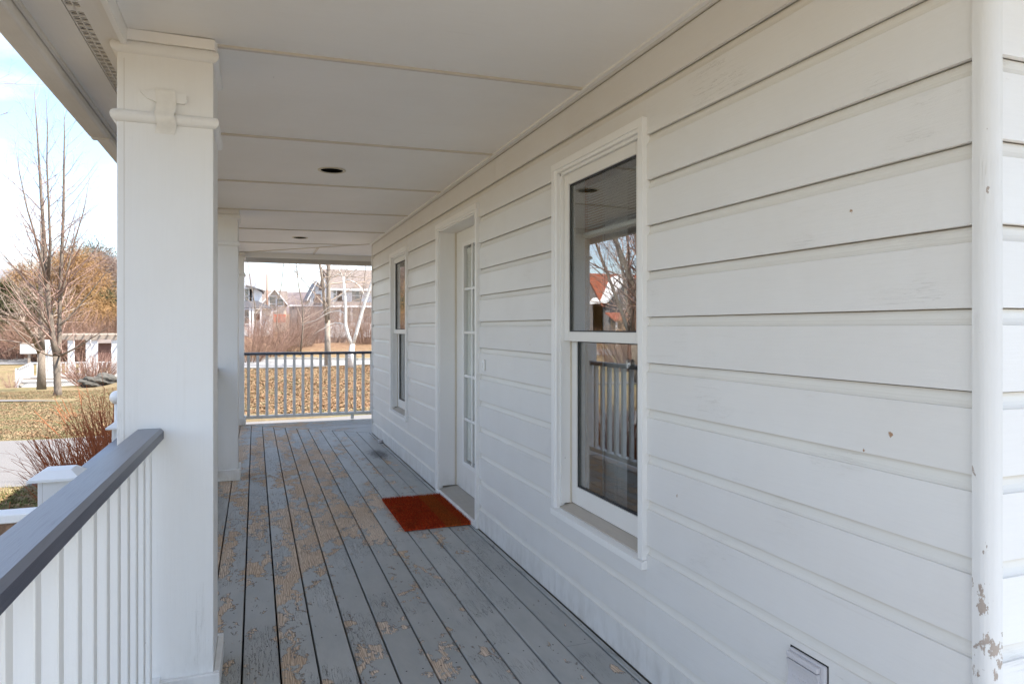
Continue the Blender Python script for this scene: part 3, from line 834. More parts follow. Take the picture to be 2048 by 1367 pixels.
# ------------------------------------------------------------------ doormat
mt = root('doormat', (1.145, 4.85, 0), 'rust red coir doormat with an ochre band, lying before the door', 'doormat')
mx0, mx1, my0, my1 = .915, 1.366, 4.43, 5.27
G().bbox(mx0, mx1, my0, my1, .001, .011, .003, 1).build('backing', M['coir'], mt)
g = G(); rr_ = random.Random(3); vs = []; fs = []
for i in range(26000):
    x, y = rr_.uniform(mx0 - .002, mx1 + .002), rr_.uniform(my0 - .002, my1 + .002)
    a = rr_.uniform(0, 6.28); L = rr_.uniform(.012, .028); t_ = rr_.gauss(0, .3); b_ = rr_.gauss(0, .3); w_ = .0016
    k = len(vs); dx, dy = math.cos(a) * w_, math.sin(a) * w_
    vs += [(x - dx, y - dy, .010), (x + dx, y + dy, .010), (x + t_ * L, y + b_ * L, .010 + L)]; fs.append((k, k + 1, k + 2))
g.add(vs, fs); g.build('pile', M['coir'], mt, recalc=False, kind='stuff')

# ------------------------------------------------------------------ ceiling
ceil = root('porch_ceiling', (0, 0, 2.38), kind='structure')
def zc(x): return 2.365 + .0165 * (x + .14)
CX0, CX1 = -.411, 1.353
seams = [-.22, 1.5, 2.73, 3.96, 5.19, 6.42, 7.65, 8.88]  # unseen near edge set with the roof end to tune porch light
HOLES = [(.478, 4.68), (.489, 8.31)]
def slab(poly, zf, th, name, mat, par):
    g = G(); n = len(poly)
    for hx_, hy_ in HOLES:
        if min(p[1] for p in poly) < hy_ - .1 and max(p[1] for p in poly) > hy_ + .1 and min(p[0] for p in poly) < hx_ - .1 and max(p[0] for p in poly) > hx_ + .1 and poly[0][0] < 0:
            angs = sorted(set([round(2 * math.pi * k / 40, 6) for k in range(40)] + [round(math.atan2(py - hy_, px - hx_) % (2 * math.pi), 6) for px, py in poly]))
            def hit(a):
                dx, dy = math.cos(a), math.sin(a); best = None
                for i in range(n):
                    (x1, y1), (x2, y2) = poly[i], poly[(i + 1) % n]
                    ex, ey = x2 - x1, y2 - y1; den = dx * ey - dy * ex
                    if abs(den) < 1e-9: continue
                    tt = ((x1 - hx_) * ey - (y1 - hy_) * ex) / den; uu = ((x1 - hx_) * dy - (y1 - hy_) * dx) / den
                    if tt > 0 and -1e-5 <= uu <= 1 + 1e-5 and (best is None or tt < best): best = tt
                return hx_ + dx * best, hy_ + dy * best
            inn = [(hx_ + .076 * math.cos(a), hy_ + .076 * math.sin(a)) for a in angs]; ou = [hit(a) for a in angs]; m = len(angs)
            V = [(x, y, zf(x, y)) for x, y in inn] + [(x, y, zf(x, y)) for x, y in ou] + [(x, y, zf(x, y) + th) for x, y in inn] + [(x, y, zf(x, y) + th) for x, y in ou]
            F = []
            for i in range(m):
                j = (i + 1) % m; F += [(i, j, m + j, m + i), (2 * m + i, 3 * m + i, 3 * m + j, 2 * m + j), (i, 2 * m + i, 2 * m + j, j), (m + i, m + j, 3 * m + j, 3 * m + i)]
            return g.add(V, F).build(name, mat, par)
    v = [(x, y, zf(x, y)) for x, y in poly] + [(x, y, zf(x, y) + th) for x, y in poly]
    g.add(v, [(i, (i + 1) % n, n + (i + 1) % n, n + i) for i in range(n)] + [tuple(range(n - 1, -1, -1)), tuple(range(n, 2 * n))])
    return g.build(name, mat, par)
# hip line: from the house corner to the outer corner
def yhip(x): return WY1 + (WX - x) * .875
zf = lambda x, y: zc(x)
for a, b in zip(seams, seams[1:]):
    b2 = min(b, 99)
    if b <= WY1: slab([(CX0, a + .002), (WX + .03, a + .002), (WX + .03, b - .002), (CX0, b - .002)], zf, .01, 'ceiling_panel', M['ceiling'], ceil)
    else:
        xh = WX - (b - WY1) / .875
        slab([(CX0, a + .002), (WX + .03, a + .002), (WX + .03, WY1), (WX, WY1), (xh, b - .002), (CX0, b - .002)], zf, .01, 'ceiling_panel', M['ceiling'], ceil)
xh = WX - (8.88 - WY1) / .875
slab([(CX0, 8.882), (xh, 8.882), (CX0, yhip(CX0))], zf, .01, 'ceiling_panel', M['ceiling'], ceil)
ZF = zc(WX)
def zf2(x, y):   # the far side slopes down toward its own outer edge
    return ZF - .0165 * 1.0 * max(0, (y - WY1)) * .9
xm = .775
slab([(CX0, yhip(CX0) + .003), (xm - .002, yhip(xm) + .003), (xm - .002, 10.3), (CX0, 10.3)], lambda x, y: zf2(x, y) - .001, .01, 'ceiling_panel', M['ceiling'], ceil)
slab([(xm + .002, yhip(xm) + .003), (WX, WY1 + .003), (2.0, WY1 + .003), (2.0, 10.3), (xm + .002, 10.3)], lambda x, y: zf2(x, y) - .001, .01, 'ceiling_panel', M['ceiling'], ceil)
slab([(2.004, WY1 + .003), (6.0, WY1 + .003), (6.0, 10.3), (2.004, 10.3)], lambda x, y: zf2(x, y) - .001, .01, 'ceiling_panel', M['ceiling'], ceil)
slab([(WX + .034, -.22), (6.0, -.22), (6.0, .95), (WX + .034, .95)], zf, .01, 'ceiling_panel', M['ceiling'], ceil)
def batten(p, q, w_=.009, th=.009):
    p, q = Vector((*p, 0)), Vector((*q, 0)); d = (q - p).normalized(); n = Vector((-d.y, d.x, 0)) * w_
    z = lambda v: (zc(v.x) if v.y < yhip(v.x) + .02 else zf2(v.x, v.y))
    A = [p - n, p + n, q + n, q - n]
    g = G(); v = [(a.x, a.y, z(a) - th) for a in A] + [(a.x, a.y, z(a) + .004) for a in A]
    g.add(v, [(0, 1, 2, 3), (7, 6, 5, 4), (0, 4, 5, 1), (1, 5, 6, 2), (2, 6, 7, 3), (3, 7, 4, 0)])
    g.build('batten', M['batten'], ceil)
for s_ in seams[1:-1]: batten((CX0 + .01, s_), (CX1, s_))
batten((CX0 + .01, 8.88), (xh, 8.88)); batten((WX - .01, WY1), (CX0 + .01, yhip(CX0 + .01)), .008); batten((xm, yhip(xm) + .01), (xm, 10.06), .012); 
G().box(CX1, WX - .0165, WY0, WY1 - .0, zc(CX1) - .011, zc(CX1) - .0).build('ceiling_trim', M['trim'], ceil)
# header boards round the outside
HZ = 2.300
g = G(); g.box(-.430, -.412, -.22, 10.3, HZ, 2.40).build('header_board', M['trim'], ceil)
G().box(-.411, 6, 10.085, 10.103, HZ - .002, 2.40).build('header_board', M['trim'], ceil)
G().box(-.449, -.4305, -.22, 10.3, HZ + .012, 2.36).build('header_trim', M['soffit'], ceil)
# soffit with vent strip
G().box(-.500, -.4495, -.22, 10.6, HZ + .016, HZ + .03).build('soffit_board', M['soffit'], ceil)
ys_ = [-.22, 1.3, 3.72, 6.1, 8.6, 10.6]
for a, b in zip(ys_, ys_[1:]): G().box(-.662, -.5475, a + .0015, b - .0015, HZ + .016, HZ + .03).build('soffit_board', M['soffit'], ceil)
G().box(-.5475, -.500, -.22, 10.6, HZ + .034, HZ + .040).build('vent_backing', M['dark'], ceil)
g = G(); g.box(-.5430, -.5405, -.22, 10.6, HZ + .015, HZ + .022).box(-.5225, -.5200, -.22, 10.6, HZ + .015, HZ + .022).box(-.5020, -.5000, -.22, 10.6, HZ + .015, HZ + .022)
yy = -.22
while yy < 10.5:
    g.box(-.5404, -.5226, yy, yy + .0065, HZ + .0155, HZ + .0215).box(-.5199, -.5021, yy, yy + .008, HZ + .0155, HZ + .0215)
    for q in range(1):
        g.box(-.5404, -.5226, yy + .0225, yy + .0235, HZ + .017, HZ + .0205).box(-.5199, -.5021, yy + .0225, yy + .0235, HZ + .017, HZ + .0205)
    yy += .040
    if abs((yy % 1.22) - .02) < .02: g.box(-.5404, -.5021, yy, yy + .03, HZ + .015, HZ + .022); yy += .03
g.build('soffit_vent', M['soffit'], ceil, recalc=False, kind='stuff')
# stepped drip trim and fascia boards
G().box(-.676, -.663, -.22, 10.6, HZ + .004, HZ + .05).build('drip_trim', M['fascia'], ceil)
G().bbox(-.766, -.680, -.22, 3.90, 2.268, 2.42, .012, 3).build('fascia_board', M['fascia'], ceil)
G().bbox(-.752, -.682, 3.912, 10.7, 2.276, 2.42, .008, 2).build('fascia_board', M['fascia'], ceil)
G().bbox(-.758, -.676, 3.888, 3.93, 2.262, 2.30, .006, 2).build('joint_cap', M['fascia'], ceil)
G().box(-.79, -.766, -.22, 10.8, 2.43, 2.60).box(-.766, 6, 10.6, 10.7, 2.28, 2.60).build('gutter', M['fascia'], ceil)

# recessed lights
def downlight(x, y, label):
    z = zc(x); t = root('recessed_light', (x, y, z), label, 'ceiling light', 'recessed lights in the porch ceiling')
    bm = bmesh.new(); n = 40; rings = [(.092, -.001), (.090, -.005), (.078, -.006), (.072, -.002)]
    g = G(); vs = [(x + r_ * math.cos(2 * math.pi * i / n), y + r_ * math.sin(2 * math.pi * i / n), z + h) for r_, h in rings for i in range(n)]
    g.add(vs, [(k * n + i, k * n + (i + 1) % n, (k + 1) * n + (i + 1) % n, (k + 1) * n + i) for k in range(3) for i in range(n)], True); bm.free()
    g.build('trim_ring', M['lightring'], t)
    rings = [(.0745, -.004), (.0735, .0), (.071, .03), (.069, .06), (.067, .10)]
    vs = [(x + r_ * math.cos(2 * math.pi * i / n), y + r_ * math.sin(2 * math.pi * i / n), z + h) for r_, h in rings for i in range(n)]
    g = G(); g.add(vs, [(k * n + i, k * n + (i + 1) % n, (k + 1) * n + (i + 1) % n, (k + 1) * n + i) for k in range(4) for i in range(n)], True)
    g.add([(x + .067 * math.cos(2 * math.pi * i / n), y + .067 * math.sin(2 * math.pi * i / n), z + .10) for i in range(n)], [tuple(range(n))])
    g.build('baffle', M['baffle'], t)
downlight(.478, 4.68, 'round recessed light with black centre, nearer one between two ceiling battens')
downlight(.489, 8.31, 'round recessed light seen edge-on, far one near the end of the ceiling')

# ------------------------------------------------------------------ columns
CWd = .305
def column(x, y, label):
    t = root('porch_column', (x, y, 0), label, 'column', 'square white porch columns')
    h = CWd / 2
    G().bbox(x - h, x + h, y - h, y + h, .003, 2.352, .003, 2).build('shaft', M['column'], t)
    # face-board joints standing slightly proud on the front
    G().box(x - h + .0215, x - h + .0225, y - h - .0006, y - h + .001, .12, 2.26).build('board_joint', M['sillwood'], t)
    def ring(z, r_, out, name):
        k = h + out
        prof = []
        for i in range(7):
            a = R(-90 + 180 * i / 6); prof.append((math.cos(a) * r_ * .95, z + math.sin(a) * r_))
        # front/back (along x), mitred
        for (ax, sg) in (('x', -1), ('x', 1), ('y', -1), ('y', 1)):
            vs = []; n = len(prof)
            for e_ in (-1, 1):
                for (o_, zz) in prof:
                    dd = h + o_ - .0005
                    if ax == 'x': vs.append((x + e_ * dd, y + sg * dd, zz))
                    else: vs.append((x + sg * dd, y + e_ * dd, zz))
            fs = [(i, i + 1, n + i + 1, n + i) for i in range(n - 1)]
            g = G(); g.add(vs, fs, True); g.build(name, M['column'], t)
    ring(2.300, .021, 0, 'upper_moulding'); ring(2.062, .021, 0, 'lower_moulding')
    g = G(); k = h - .020
    for (a, b, c, d) in ((x - k - .0, x + h + .006, y - h - .012, y - h - .0005), (x + h + .0005, x + h + .012, y - h + .01, y + h), (x - h, x + h, y + h + .0005, y + h + .012)):
        g.bbox(a, b, c, d, 2.323, zc(x) - .002, .002, 1)
    g.build('cap_block', M['ceiling'], t)
    o = .021
    for q in ((x - h - o, x + h + o, y - h - o, y - h - .0008), (x - h - o, x + h + o, y + h + .0008, y + h + o), (x - h - o, x - h - .0008, y - h, y + h), (x + h + .0008, x + h + o, y - h, y + h)):
        G().bbox(*q, .001, .096, .002, 1).build('plinth_board', M['column'], t)
    return t
COLX = -.2925
c1 = column(COLX, 2.683 + CWd / 2, 'nearest square white porch column, with a taped offcut near its top')
column(COLX, 6.45 + CWd / 2, 'middle square white porch column, just right of the nearest one')
column(COLX, 10.04 + CWd / 2, 'farthest square white porch column at the end of the deck')
# offcut held by tape on the nearest column
t = root('taped_offcut', (COLX - .03, 2.675, 2.12), 'curved white moulding offcut fixed with clear tape near the top of the nearest column', 'taped offcut')
yF = 2.683
pts = [(-.372, 2.150), (-.352, 2.128), (-.325, 2.117), (-.232, 2.119), (-.226, 2.130), (-.226, 2.152), (-.235, 2.155)]
g = G(); n = len(pts)
g.add([(px, yF - .012, pz) for px, pz in pts] + [(px, yF - .0006, pz) for px, pz in pts], [(i, (i + 1) % n, n + (i + 1) % n, n + i) for i in range(n)] + [tuple(range(n - 1, -1, -1)), tuple(range(n, 2 * n))])
g.build('offcut', M['column'], t)
g = G(); prof = [(yF - .0135, 2.160), (yF - .0145, 2.115), (yF - .012, 2.095), (yF - .0235, 2.076), (yF - .0245, 2.060), (yF - .018, 2.043), (yF - .004, 2.033), (yF - .002, 2.010)]
vs = []; 
for px in (-.325, -.300, -.262): vs += [(px + .004 * math.sin(z * 90), yy, z) for yy, z in prof]
n = len(prof); g.add(vs, [(k * n + i, k * n + i + 1, (k + 1) * n + i + 1, (k + 1) * n + i) for k in range(2) for i in range(n - 1)], True)
g.build('tape', M['tape'], t, recalc=False)

# ------------------------------------------------------------------ railings
def rail_profile(cx, z):     # handrail lying flat with eased top edges
    w_ = .045
    return [(cx - w_, z - .037), (cx + w_, z - .037), (cx + w_, z - .010), (cx + w_ - .010, z), (cx - w_ + .010, z), (cx - w_, z - .010)]
def railing(name, x0, ya, yb, axis, label, z=.985, spacing=.14, foot=(), drop=0.0, first=None, yaw=0.0):
    t = root(name, (x0, ya, 0) if axis == 'y' else (ya, x0, 0), label, 'railing', 'blue-topped white porch railings')
    sh = lambda s: yaw * (s - yb)         # sideways drift away from the far end
    dz = lambda s: drop * (s - yb)
    pf = rail_profile(0, z); n = len(pf)
    vs = []
    for s in (ya, yb):
        for a, b in pf: vs.append((x0 + sh(s) + a, s, b + dz(s)) if axis == 'y' else (s, x0 + a, b + dz(s)))
    fs = [(i, (i + 1) % n, n + (i + 1) % n, n + i) for i in range(n)] + [tuple(range(n)), tuple(range(2 * n - 1, n - 1, -1))]
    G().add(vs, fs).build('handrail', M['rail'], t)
    g = G()
    if axis == 'y':
        g.add([(x0 + sh(s) + a, s, b) for s in (ya, yb) for a, b in ((-.035, .066), (.035, .066), (.035, .106), (-.035, .106))], [(0, 1, 5, 4), (1, 2, 6, 5), (2, 3, 7, 6), (3, 0, 4, 7), (0, 3, 2, 1), (4, 5, 6, 7)])
    else: g.bbox(ya, yb, x0 - .035, x0 + .035, .066, .106, .003, 1)
    g.build('bottom_rail', M['baluster'], t)
    s = first if first is not None else ya + .06
    h_ = .019
    me = None
    while (s < yb - .03):
        top = z - .0375 + dz(s)
        if axis == 'y': b = G().bbox(x0 + sh(s) - h_, x0 + sh(s) + h_, s - h_, s + h_, .1065, top, .0025, 1)
        else: b = G().bbox(s - h_, s + h_, x0 - h_, x0 + h_, .1065, top, .0025, 1)
        b.build('baluster', M['baluster'], t); s += spacing
    for f_ in foot:
        if axis == 'y': G().bbox(x0 + sh(f_) + .02, x0 + sh(f_) + .075, f_ - .03, f_ + .03, .001, .105, .003, 1).build('foot_block', M['trim'], t)
        else: G().bbox(f_ - .02, f_ + .02, x0 - .03, x0 + .03, .001, .065, .003, 1).build('foot_block', M['trim'], t)
    return t
RX = -.345
railing('porch_railing', RX, -1.1, 2.681, 'y', 'porch railing nearest the camera, blue-grey handrail over close white balusters', first=-1.1 + .08 + (2.58 + 1.02) % .14, drop=-.012, yaw=.004, z=.978)
railing('porch_railing', RX, 2.99, 6.448, 'y', 'porch railing in the second bay, mostly hidden behind the nearest column', foot=(5.2,))
railing('porch_railing', RX, 6.757, 10.038, 'y', 'porch railing in the third bay, between the middle and farthest columns')
railing('porch_railing', 10.19, -.139, 6.0, 'x', 'porch railing across the far end of the deck, white balusters under a blue-grey rail', spacing=.121, first=-.085, foot=(1.33, 3.6))

# ------------------------------------------------------------------ lower railing outside the porch
def newel(x, y, z, base, label, s=.07):
    t = root('newel_post', (x, y, base), label, 'post', 'white capped newel posts')
    G().bbox(x - s, x + s, y - s, y + s, base, z - .045, .003, 1).build('post_sleeve', M['trim'], t)
    G().box(x - s + .019, x - s + .020, y - s - .0006, y - s + .001, base + .1, z - .05).build('board_joint', M['sillwood'], t)
    c = s + .034; g = G()
    v = [(x - c, y - c, z - .045), (x + c, y - c, z - .045), (x + c, y + c, z - .045), (x - c, y + c, z - .045),
         (x - c, y - c, z - .033), (x + c, y - c, z - .033), (x + c, y + c, z - .033), (x - c, y + c, z - .033),
         (x - s + .01, y - s + .01, z), (x + s - .01, y - s + .01, z), (x + s - .01, y + s - .01, z), (x - s + .01, y + s - .01, z)]
    g.add(v, [(3, 2, 1, 0), (0, 1, 5, 4), (1, 2, 6, 5), (2, 3, 7, 6), (3, 0, 4, 7), (4, 5, 9, 8), (5, 6, 10, 9), (6, 7, 11, 10), (7, 4, 8, 11), (8, 9, 10, 11)])
    g.build('post_cap', M['trim'], t); return t
NX = -.87
newel(NX, 3.80, .665, -.68, 'white box newel post with sloped cap, beyond the near handrail')
newel(NX, 5.55, .665, -.68, 'white newel post cap peeping out left of the nearest column')
t = root('lower_railing', (NX, 4.6, -.6), 'lower blue-grey topped railing between the two white newel posts outside the porch', 'railing')
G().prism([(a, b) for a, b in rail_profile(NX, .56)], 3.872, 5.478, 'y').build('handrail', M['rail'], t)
G().box(NX - .03, NX + .03, 3.872, 5.478, -.52, -.48).build('bottom_rail', M['baluster'], t)
for k in range(12): 
    yy = 3.96 + k * .128; G().box(NX - .019, NX + .019, yy - .019, yy + .019, -.479, .522).build('baluster', M['baluster'], t)
t = root('step_rail', (-1.3, 3.2, -.6), 'white rail with peeling brown face at the lower left, running out from the steps', 'rail')
G().bbox(-1.9, -.70, 3.10, 3.20, .588, .622, .004, 1).build('rail_cap', M['trim'], t)
G().bbox(-1.9, -.70, 3.115, 3.16, .50, .587, .004, 1)\
    .build('rail_face', M['barewood'], t, 'bare weathered brown wood face')
for xx in (-1.86, -.74): G().bbox(xx - .04, xx + .04, 3.105, 3.185, -.68, .499, .004, 1).build('post', M['trim'], t)
t = root('globe_post', (-1.53, 8.8, -.66), 'small white rounded head of a post just showing beside the nearest column', 'post')
bm = bmesh.new(); bmesh.ops.create_uvsphere(bm, u_segments=20, v_segments=12, radius=.078)
for v in bm.verts: v.co += Vector((-1.455, 8.8, .545))
G().bm(bm, True).build('post_head', M['trim'], t)
G().tube([(-1.455, 8.8, -.68), (-1.455, 8.8, .49)], .03, 8).build('post', M['trim'], t)

# ------------------------------------------------------------------ vegetation helpers
def rv(r_, s=1.0): return Vector((r_.gauss(0, 1), r_.gauss(0, 1), r_.gauss(0, 1))) * s
def grow(segs, r_, p, d, L, rad, lev, maxlev, up=.05, wobble=.10, kids=(6, 4, 3), ang=(30, 55), lenf=(.35, .65), tip=.25, nseg=5):
    n = max(3, nseg - lev); st = L / n; pts = [p.copy()]; rd = [rad]; q = p.copy(); dd = d.normalized()
    for i in range(n):
        dd = (dd + rv(r_, wobble) + Vector((0, 0, up))).normalized(); q = q + dd * st; pts.append(q.copy()); rd.append(rad * (1 - (1 - tip) * (i + 1) / n))
    segs.append((pts, rd, lev))
    if lev < maxlev:
        k = kids[min(lev, len(kids) - 1)]
        for c in range(k):
            tt = .2 + .78 * (c + r_.random() * .8) / k; f = tt * n; i = min(n - 1, int(f)); bp = pts[i].lerp(pts[i + 1], f - i)
            bd = (pts[i + 1] - pts[i]).normalized(); a = R(r_.uniform(*ang)); ax = bd.cross(rv(r_)).normalized()
            nd = Matrix.Rotation(a, 3, ax) @ bd
            grow(segs, r_, bp, nd, L * r_.uniform(*lenf) * (1.1 - .5 * tt), max(.0012, rd[i] * .55), lev + 1, maxlev, up, wobble, kids, ang, lenf, tip, nseg)
def leader_kids(segs, r_, pts, rads, k, L0, L1, maxlev, elev=(25, 60), t0=.1, **kw):
    """side branches along an explicit leader"""
    tot = len(pts) - 1
    for c in range(k):
        tt = t0 + (1 - t0) * (c + r_.random()) / k; f = tt * tot; i = min(tot - 1, int(f)); bp = Vector(pts[i]).lerp(Vector(pts[i + 1]), f - i)
        az = r_.uniform(0, 2 * math.pi); el = R(r_.uniform(*elev)); rd = rads[i] + (rads[i + 1] - rads[i]) * (f - i)
        d = Vector((math.cos(az) * math.cos(el), math.sin(az) * math.cos(el), math.sin(el)))
        grow(segs, r_, bp, d, (L0 + (L1 - L0) * tt) * r_.uniform(.6, 1.1), max(.003, rd * r_.uniform(.22, .42)), 1, maxlev, **kw)
def segs_mesh(segs, sides=(7, 5, 4, 3, 3)):
    g = G()
    for pts, rd, lev in segs: g.tube(pts, rd, sides[min(lev, 4)], cap=False)
    return g
def bare_tree(name, base, leaders, label, bark_, twig_, seed, k=26, L0=2.6, L1=1.0, maxlev=3, group=None, trunk=None, elev=(25, 60), scale=1.0, t0=.08, kids=(5, 5, 4), **kw):
    r_ = random.Random(seed); t = root(name, base, label, 'tree', group)
    g = G()
    if trunk: g.tube(trunk[0], trunk[1], 12)
    segs = []
    for pts, rads in leaders:
        g.tube(pts, rads, 10); leader_kids(segs, r_, pts, rads, k, L0, L1, maxlev, elev, t0=t0, kids=kids, **kw)
    g.build('trunk', bark_, t, recalc=False)
    segs_mesh(segs).build('crown', twig_, t, recalc=False); return t
def W(u, v, d):
    x, y = P2(u, d); return (x, y, ZV(v, d))

# main tree on the left lawn
D = 25.0
bx, by = P2(115, D); bz = terr(bx, by) - .15
fork = W(113, 712, D)
tr = ([(bx, by, bz), (bx + .01, by, bz + .35), W(114, 750, D), fork], [.165, .128, .115, .125])
L1 = ([fork, W(106, 680, D), W(101, 640, D), W(96, 590, D), W(92, 540, D), W(88, 470, D), W(83, 400, D), W(78, 320, D), W(73, 240, D), W(68, 175, D)], [.11, .10, .095, .09, .082, .065, .050, .036, .022, .008])
L2 = ([fork, W(119, 690, D + .2), W(119, 640, D + .3), W(120, 590, D + .3), W(123, 520, D + .3), W(127, 430, D + .3), W(128, 340, D + .3), W(129, 270, D + .3), W(128, 210, D + .3)], [.09, .073, .068, .066, .06, .048, .035, .022, .008])
L3 = ([W(96, 560, D), W(101, 490, D - .2), W(98, 420, D - .3), W(94, 330, D - .4), W(95, 250, D - .4), W(92, 190, D - .4)], [.06, .05, .038, .028, .018, .006])
L4 = ([W(95, 570, D), W(82, 520, D - .5), W(70, 470, D - .7), W(55, 420, D - .9), W(40, 350, D - 1.0), W(28, 270, D - 1)], [.05, .042, .034, .026, .017, .006])
L5 = ([W(121, 600, D), W(135, 540, D + .5), W(150, 480, D + .7), W(168, 420, D + .8), W(180, 350, D + .8)], [.04, .034, .026, .018, .006])
bare_tree('maple_tree', (bx, by, bz), [L1, L2], 'tall bare multi-stemmed tree with reddish twigs in front of the white pergola', M['bark'], M['twig'], 11, k=36, L0=3.6, L1=1.2, maxlev=3, trunk=tr, elev=(28, 62), kids=(5, 4, 3), up=.06, wobble=.08)
o = [x for x in bpy.data.objects if x.name.startswith('maple_tree')][0]
g = G(); segs = []; r_ = random.Random(5)
for pts, rd in (L3, L4, L5): g.tube(pts, rd, 7); leader_kids(segs, r_, pts, rd, 24, 2.1, .9, 3, (30, 65), kids=(5, 4, 3), up=.06, wobble=.08)
for (a, b, c) in ((W(110, 712, D), W(70, 712, D - .6), W(15, 640, D - 1.5)), (W(117, 712, D), W(150, 700, D - .6), W(215, 655, D - 1.5)), (W(104, 660, D), W(60, 600, D - 1), W(0, 535, D - 1.5)),
                  (W(120, 650, D), W(150, 628, D + .5), W(230, 520, D + .6)), (W(100, 610, D), W(50, 560, D), W(-20, 480, D))):
    a, b, c = Vector(a), Vector(b), Vector(c); pts = [a.lerp(b, t_).lerp(b.lerp(c, t_), t_) for t_ in (0, .2, .4, .6, .8, 1)]
    rd = [.04, .034, .028, .022, .015, .006]; g.tube(pts, rd, 6); leader_kids(segs, r_, pts, rd, 12, 1.6, .8, 3, (0, 60), kids=(5, 4, 3), up=.04, wobble=.1)
g.build('limb', M['bark'], o, recalc=False); segs_mesh(segs).build('crown', M['twig'], o, recalc=False)

# second tree, behind it
D = 33.0; bx, by = P2(83, D); bz = terr(bx, by) - .15
tr = ([(bx, by, bz), W(83, 740, D), W(84, 700, D)], [.22, .17, .15])
La = ([W(84, 700, D), W(82, 660, D), W(83, 610, D), W(80, 560, D), W(84, 500, D), W(80, 430, D)], [.14, .12, .10, .08, .05, .01])
Lb = ([W(79, 706, D), W(66, 672, D - 1), W(45, 645, D - 2), W(22, 630, D - 2.5), W(0, 590, D - 3)], [.10, .085, .07, .05, .015])
bare_tree('lawn_tree', (bx, by, bz), [La, Lb], 'smaller bare grey-barked tree right behind the tall multi-stemmed one', M['bark'], M['paletwig'], 12, k=20, L0=3.2, L1=1.2, maxlev=3, trunk=tr, elev=(5, 55), kids=(6, 4, 3), up=.03, wobble=.13)

# trees seen beyond the far railing
D = 31.0; bx, by = P2(656, D); bz = terr(bx, by) - .1
tr = ([(bx, by, bz), W(655, 690, D), W(655, 640, D)], [.17, .13, .12])
La = ([W(655, 640, D), W(657, 590, D), W(657, 530, D), W(658, 470, D), W(660, 390, D), W(658, 300, D)], [.11, .10, .09, .075, .05, .01])
Lb = ([W(654, 645, D - .05), W(648, 600, D - .35), W(645, 560, D - .5), W(638, 520, D - .7), W(628, 460, D - .9), W(615, 380, D - 1.1)], [.08, .065, .058, .05, .032, .01])
bare_tree('grey_tree', (bx, by, bz), [La, Lb], 'bare grey tree with two parallel stems beyond the far railing, left of the birch', M['bark2'], M['paletwig'], 13, k=17, L0=3.3, L1=2.0, maxlev=3, trunk=tr, elev=(0, 50), kids=(4, 4, 3), up=.02, wobble=.12)
D = 29.5; bx, by = P2(704, D); bz = terr(bx, by) - .1
t = root('birch_tree', (bx, by, bz), 'white-barked birch with a V-shaped fork beyond the far railing, beside the house wall', 'tree')
g = G()
g.tube([(bx, by, bz), W(703, 715, D), W(705, 688, D)], [.125, .10, .105], 12)
g.tube([(bx - .19, by + .05, bz), W(697, 715, D), W(702, 690, D)], [.07, .06, .05], 10)
L1 = ([W(705, 690, D), W(697, 672, D), W(691, 650, D), W(691, 615, D), W(689, 585, D), W(687, 553, D)], [.085, .076, .07, .064, .06, .052])
L2 = ([W(705, 692, D), W(713, 665, D), W(722, 630, D), W(732, 597, D), W(742, 570, D), W(756, 535, D), W(772, 490, D), W(785, 430, D)], [.076, .070, .066, .063, .058, .05, .035, .018])
g.tube(*L1, 10); g.tube(*L2, 10); g.build('trunk', M['birch'], t, recalc=False)
g = G()
def arc(*q, r0=.03, r1=.006):
    q = [Vector(x) for x in q]; pts = [q[0]]
    for i in range(1, len(q)): pts += [q[i - 1].lerp(q[i], .5) + Vector((0, 0, .02)), q[i]]
    n = len(pts); return pts, [r0 + (r1 - r0) * i / (n - 1) for i in range(n)]
arcs = [arc(W(687, 556, D), W(676, 548, D), W(664, 556, D), W(652, 575, D)), arc(W(691, 558, D), W(712, 566, D), W(724, 578, D), W(729, 595, D), r0=.028, r1=.02),
        arc(W(689, 588, D), W(672, 597, D), W(665, 610, D), W(650, 620, D), W(640, 632, D), r0=.03), arc(W(690, 628, D), W(680, 622, D), W(660, 624, D), W(632, 640, D), W(604, 650, D), r0=.03),
        arc(W(688, 556, D), W(692, 540, D), W(695, 525, D)), arc(W(693, 556, D), W(712, 538, D), W(724, 522, D)), arc(W(686, 556, D), W(676, 535, D), W(684, 515, D)),
        arc(W(692, 650, D), W(670, 645, D), W(650, 655, D), W(628, 668, D))]
segs = []; r_ = random.Random(21)
for pts, rd in arcs: g.tube(pts, rd, 6); leader_kids(segs, r_, pts, rd, 12, 1.2, .8, 3, (-30, 70), kids=(5, 4, 3), wobble=.12)
g.build('limb', M['birch'], t, recalc=False); segs_mesh(segs).build('crown', M['paletwig'], t, recalc=False)
# thin saplings in the view
for i, (u, d, top, lab) in enumerate(((505, 40, 520, 'thin bare sapling leftmost in the far opening, before the white house'), (560, 44, 500, 'thin bare sapling left of centre in the far opening, before the cream house'),
                                      (600, 37, 505, 'thin bare sapling near the centre of the far opening'), (725, 46, 500, 'thin bare sapling at the right of the far opening, behind the birch'))):
    bx, by = P2(u, d); bz = terr(bx, by) - .1
    sg = (-1) ** i
    L = ([(bx, by, bz), (bx + .12 * sg, by, bz + 1.2), W(u + 6 * sg, 650, d), W(u + 5 * sg, 610, d), W(u - 3 * sg, 570, d), W(u - 10 * sg, top, d), W(u - 8 * sg, top - 40, d), W(u - 18 * sg, top - 90, d)], [.055, .042, .036, .03, .026, .02, .014, .006])
    bare_tree('sapling', (bx, by, bz), [L], lab, M['bark'], M['paletwig'], 40 + i, k=26, L0=2.8, L1=1.6, maxlev=3, elev=(0, 60), t0=.2, kids=(4, 4, 3), up=.03, wobble=.1)

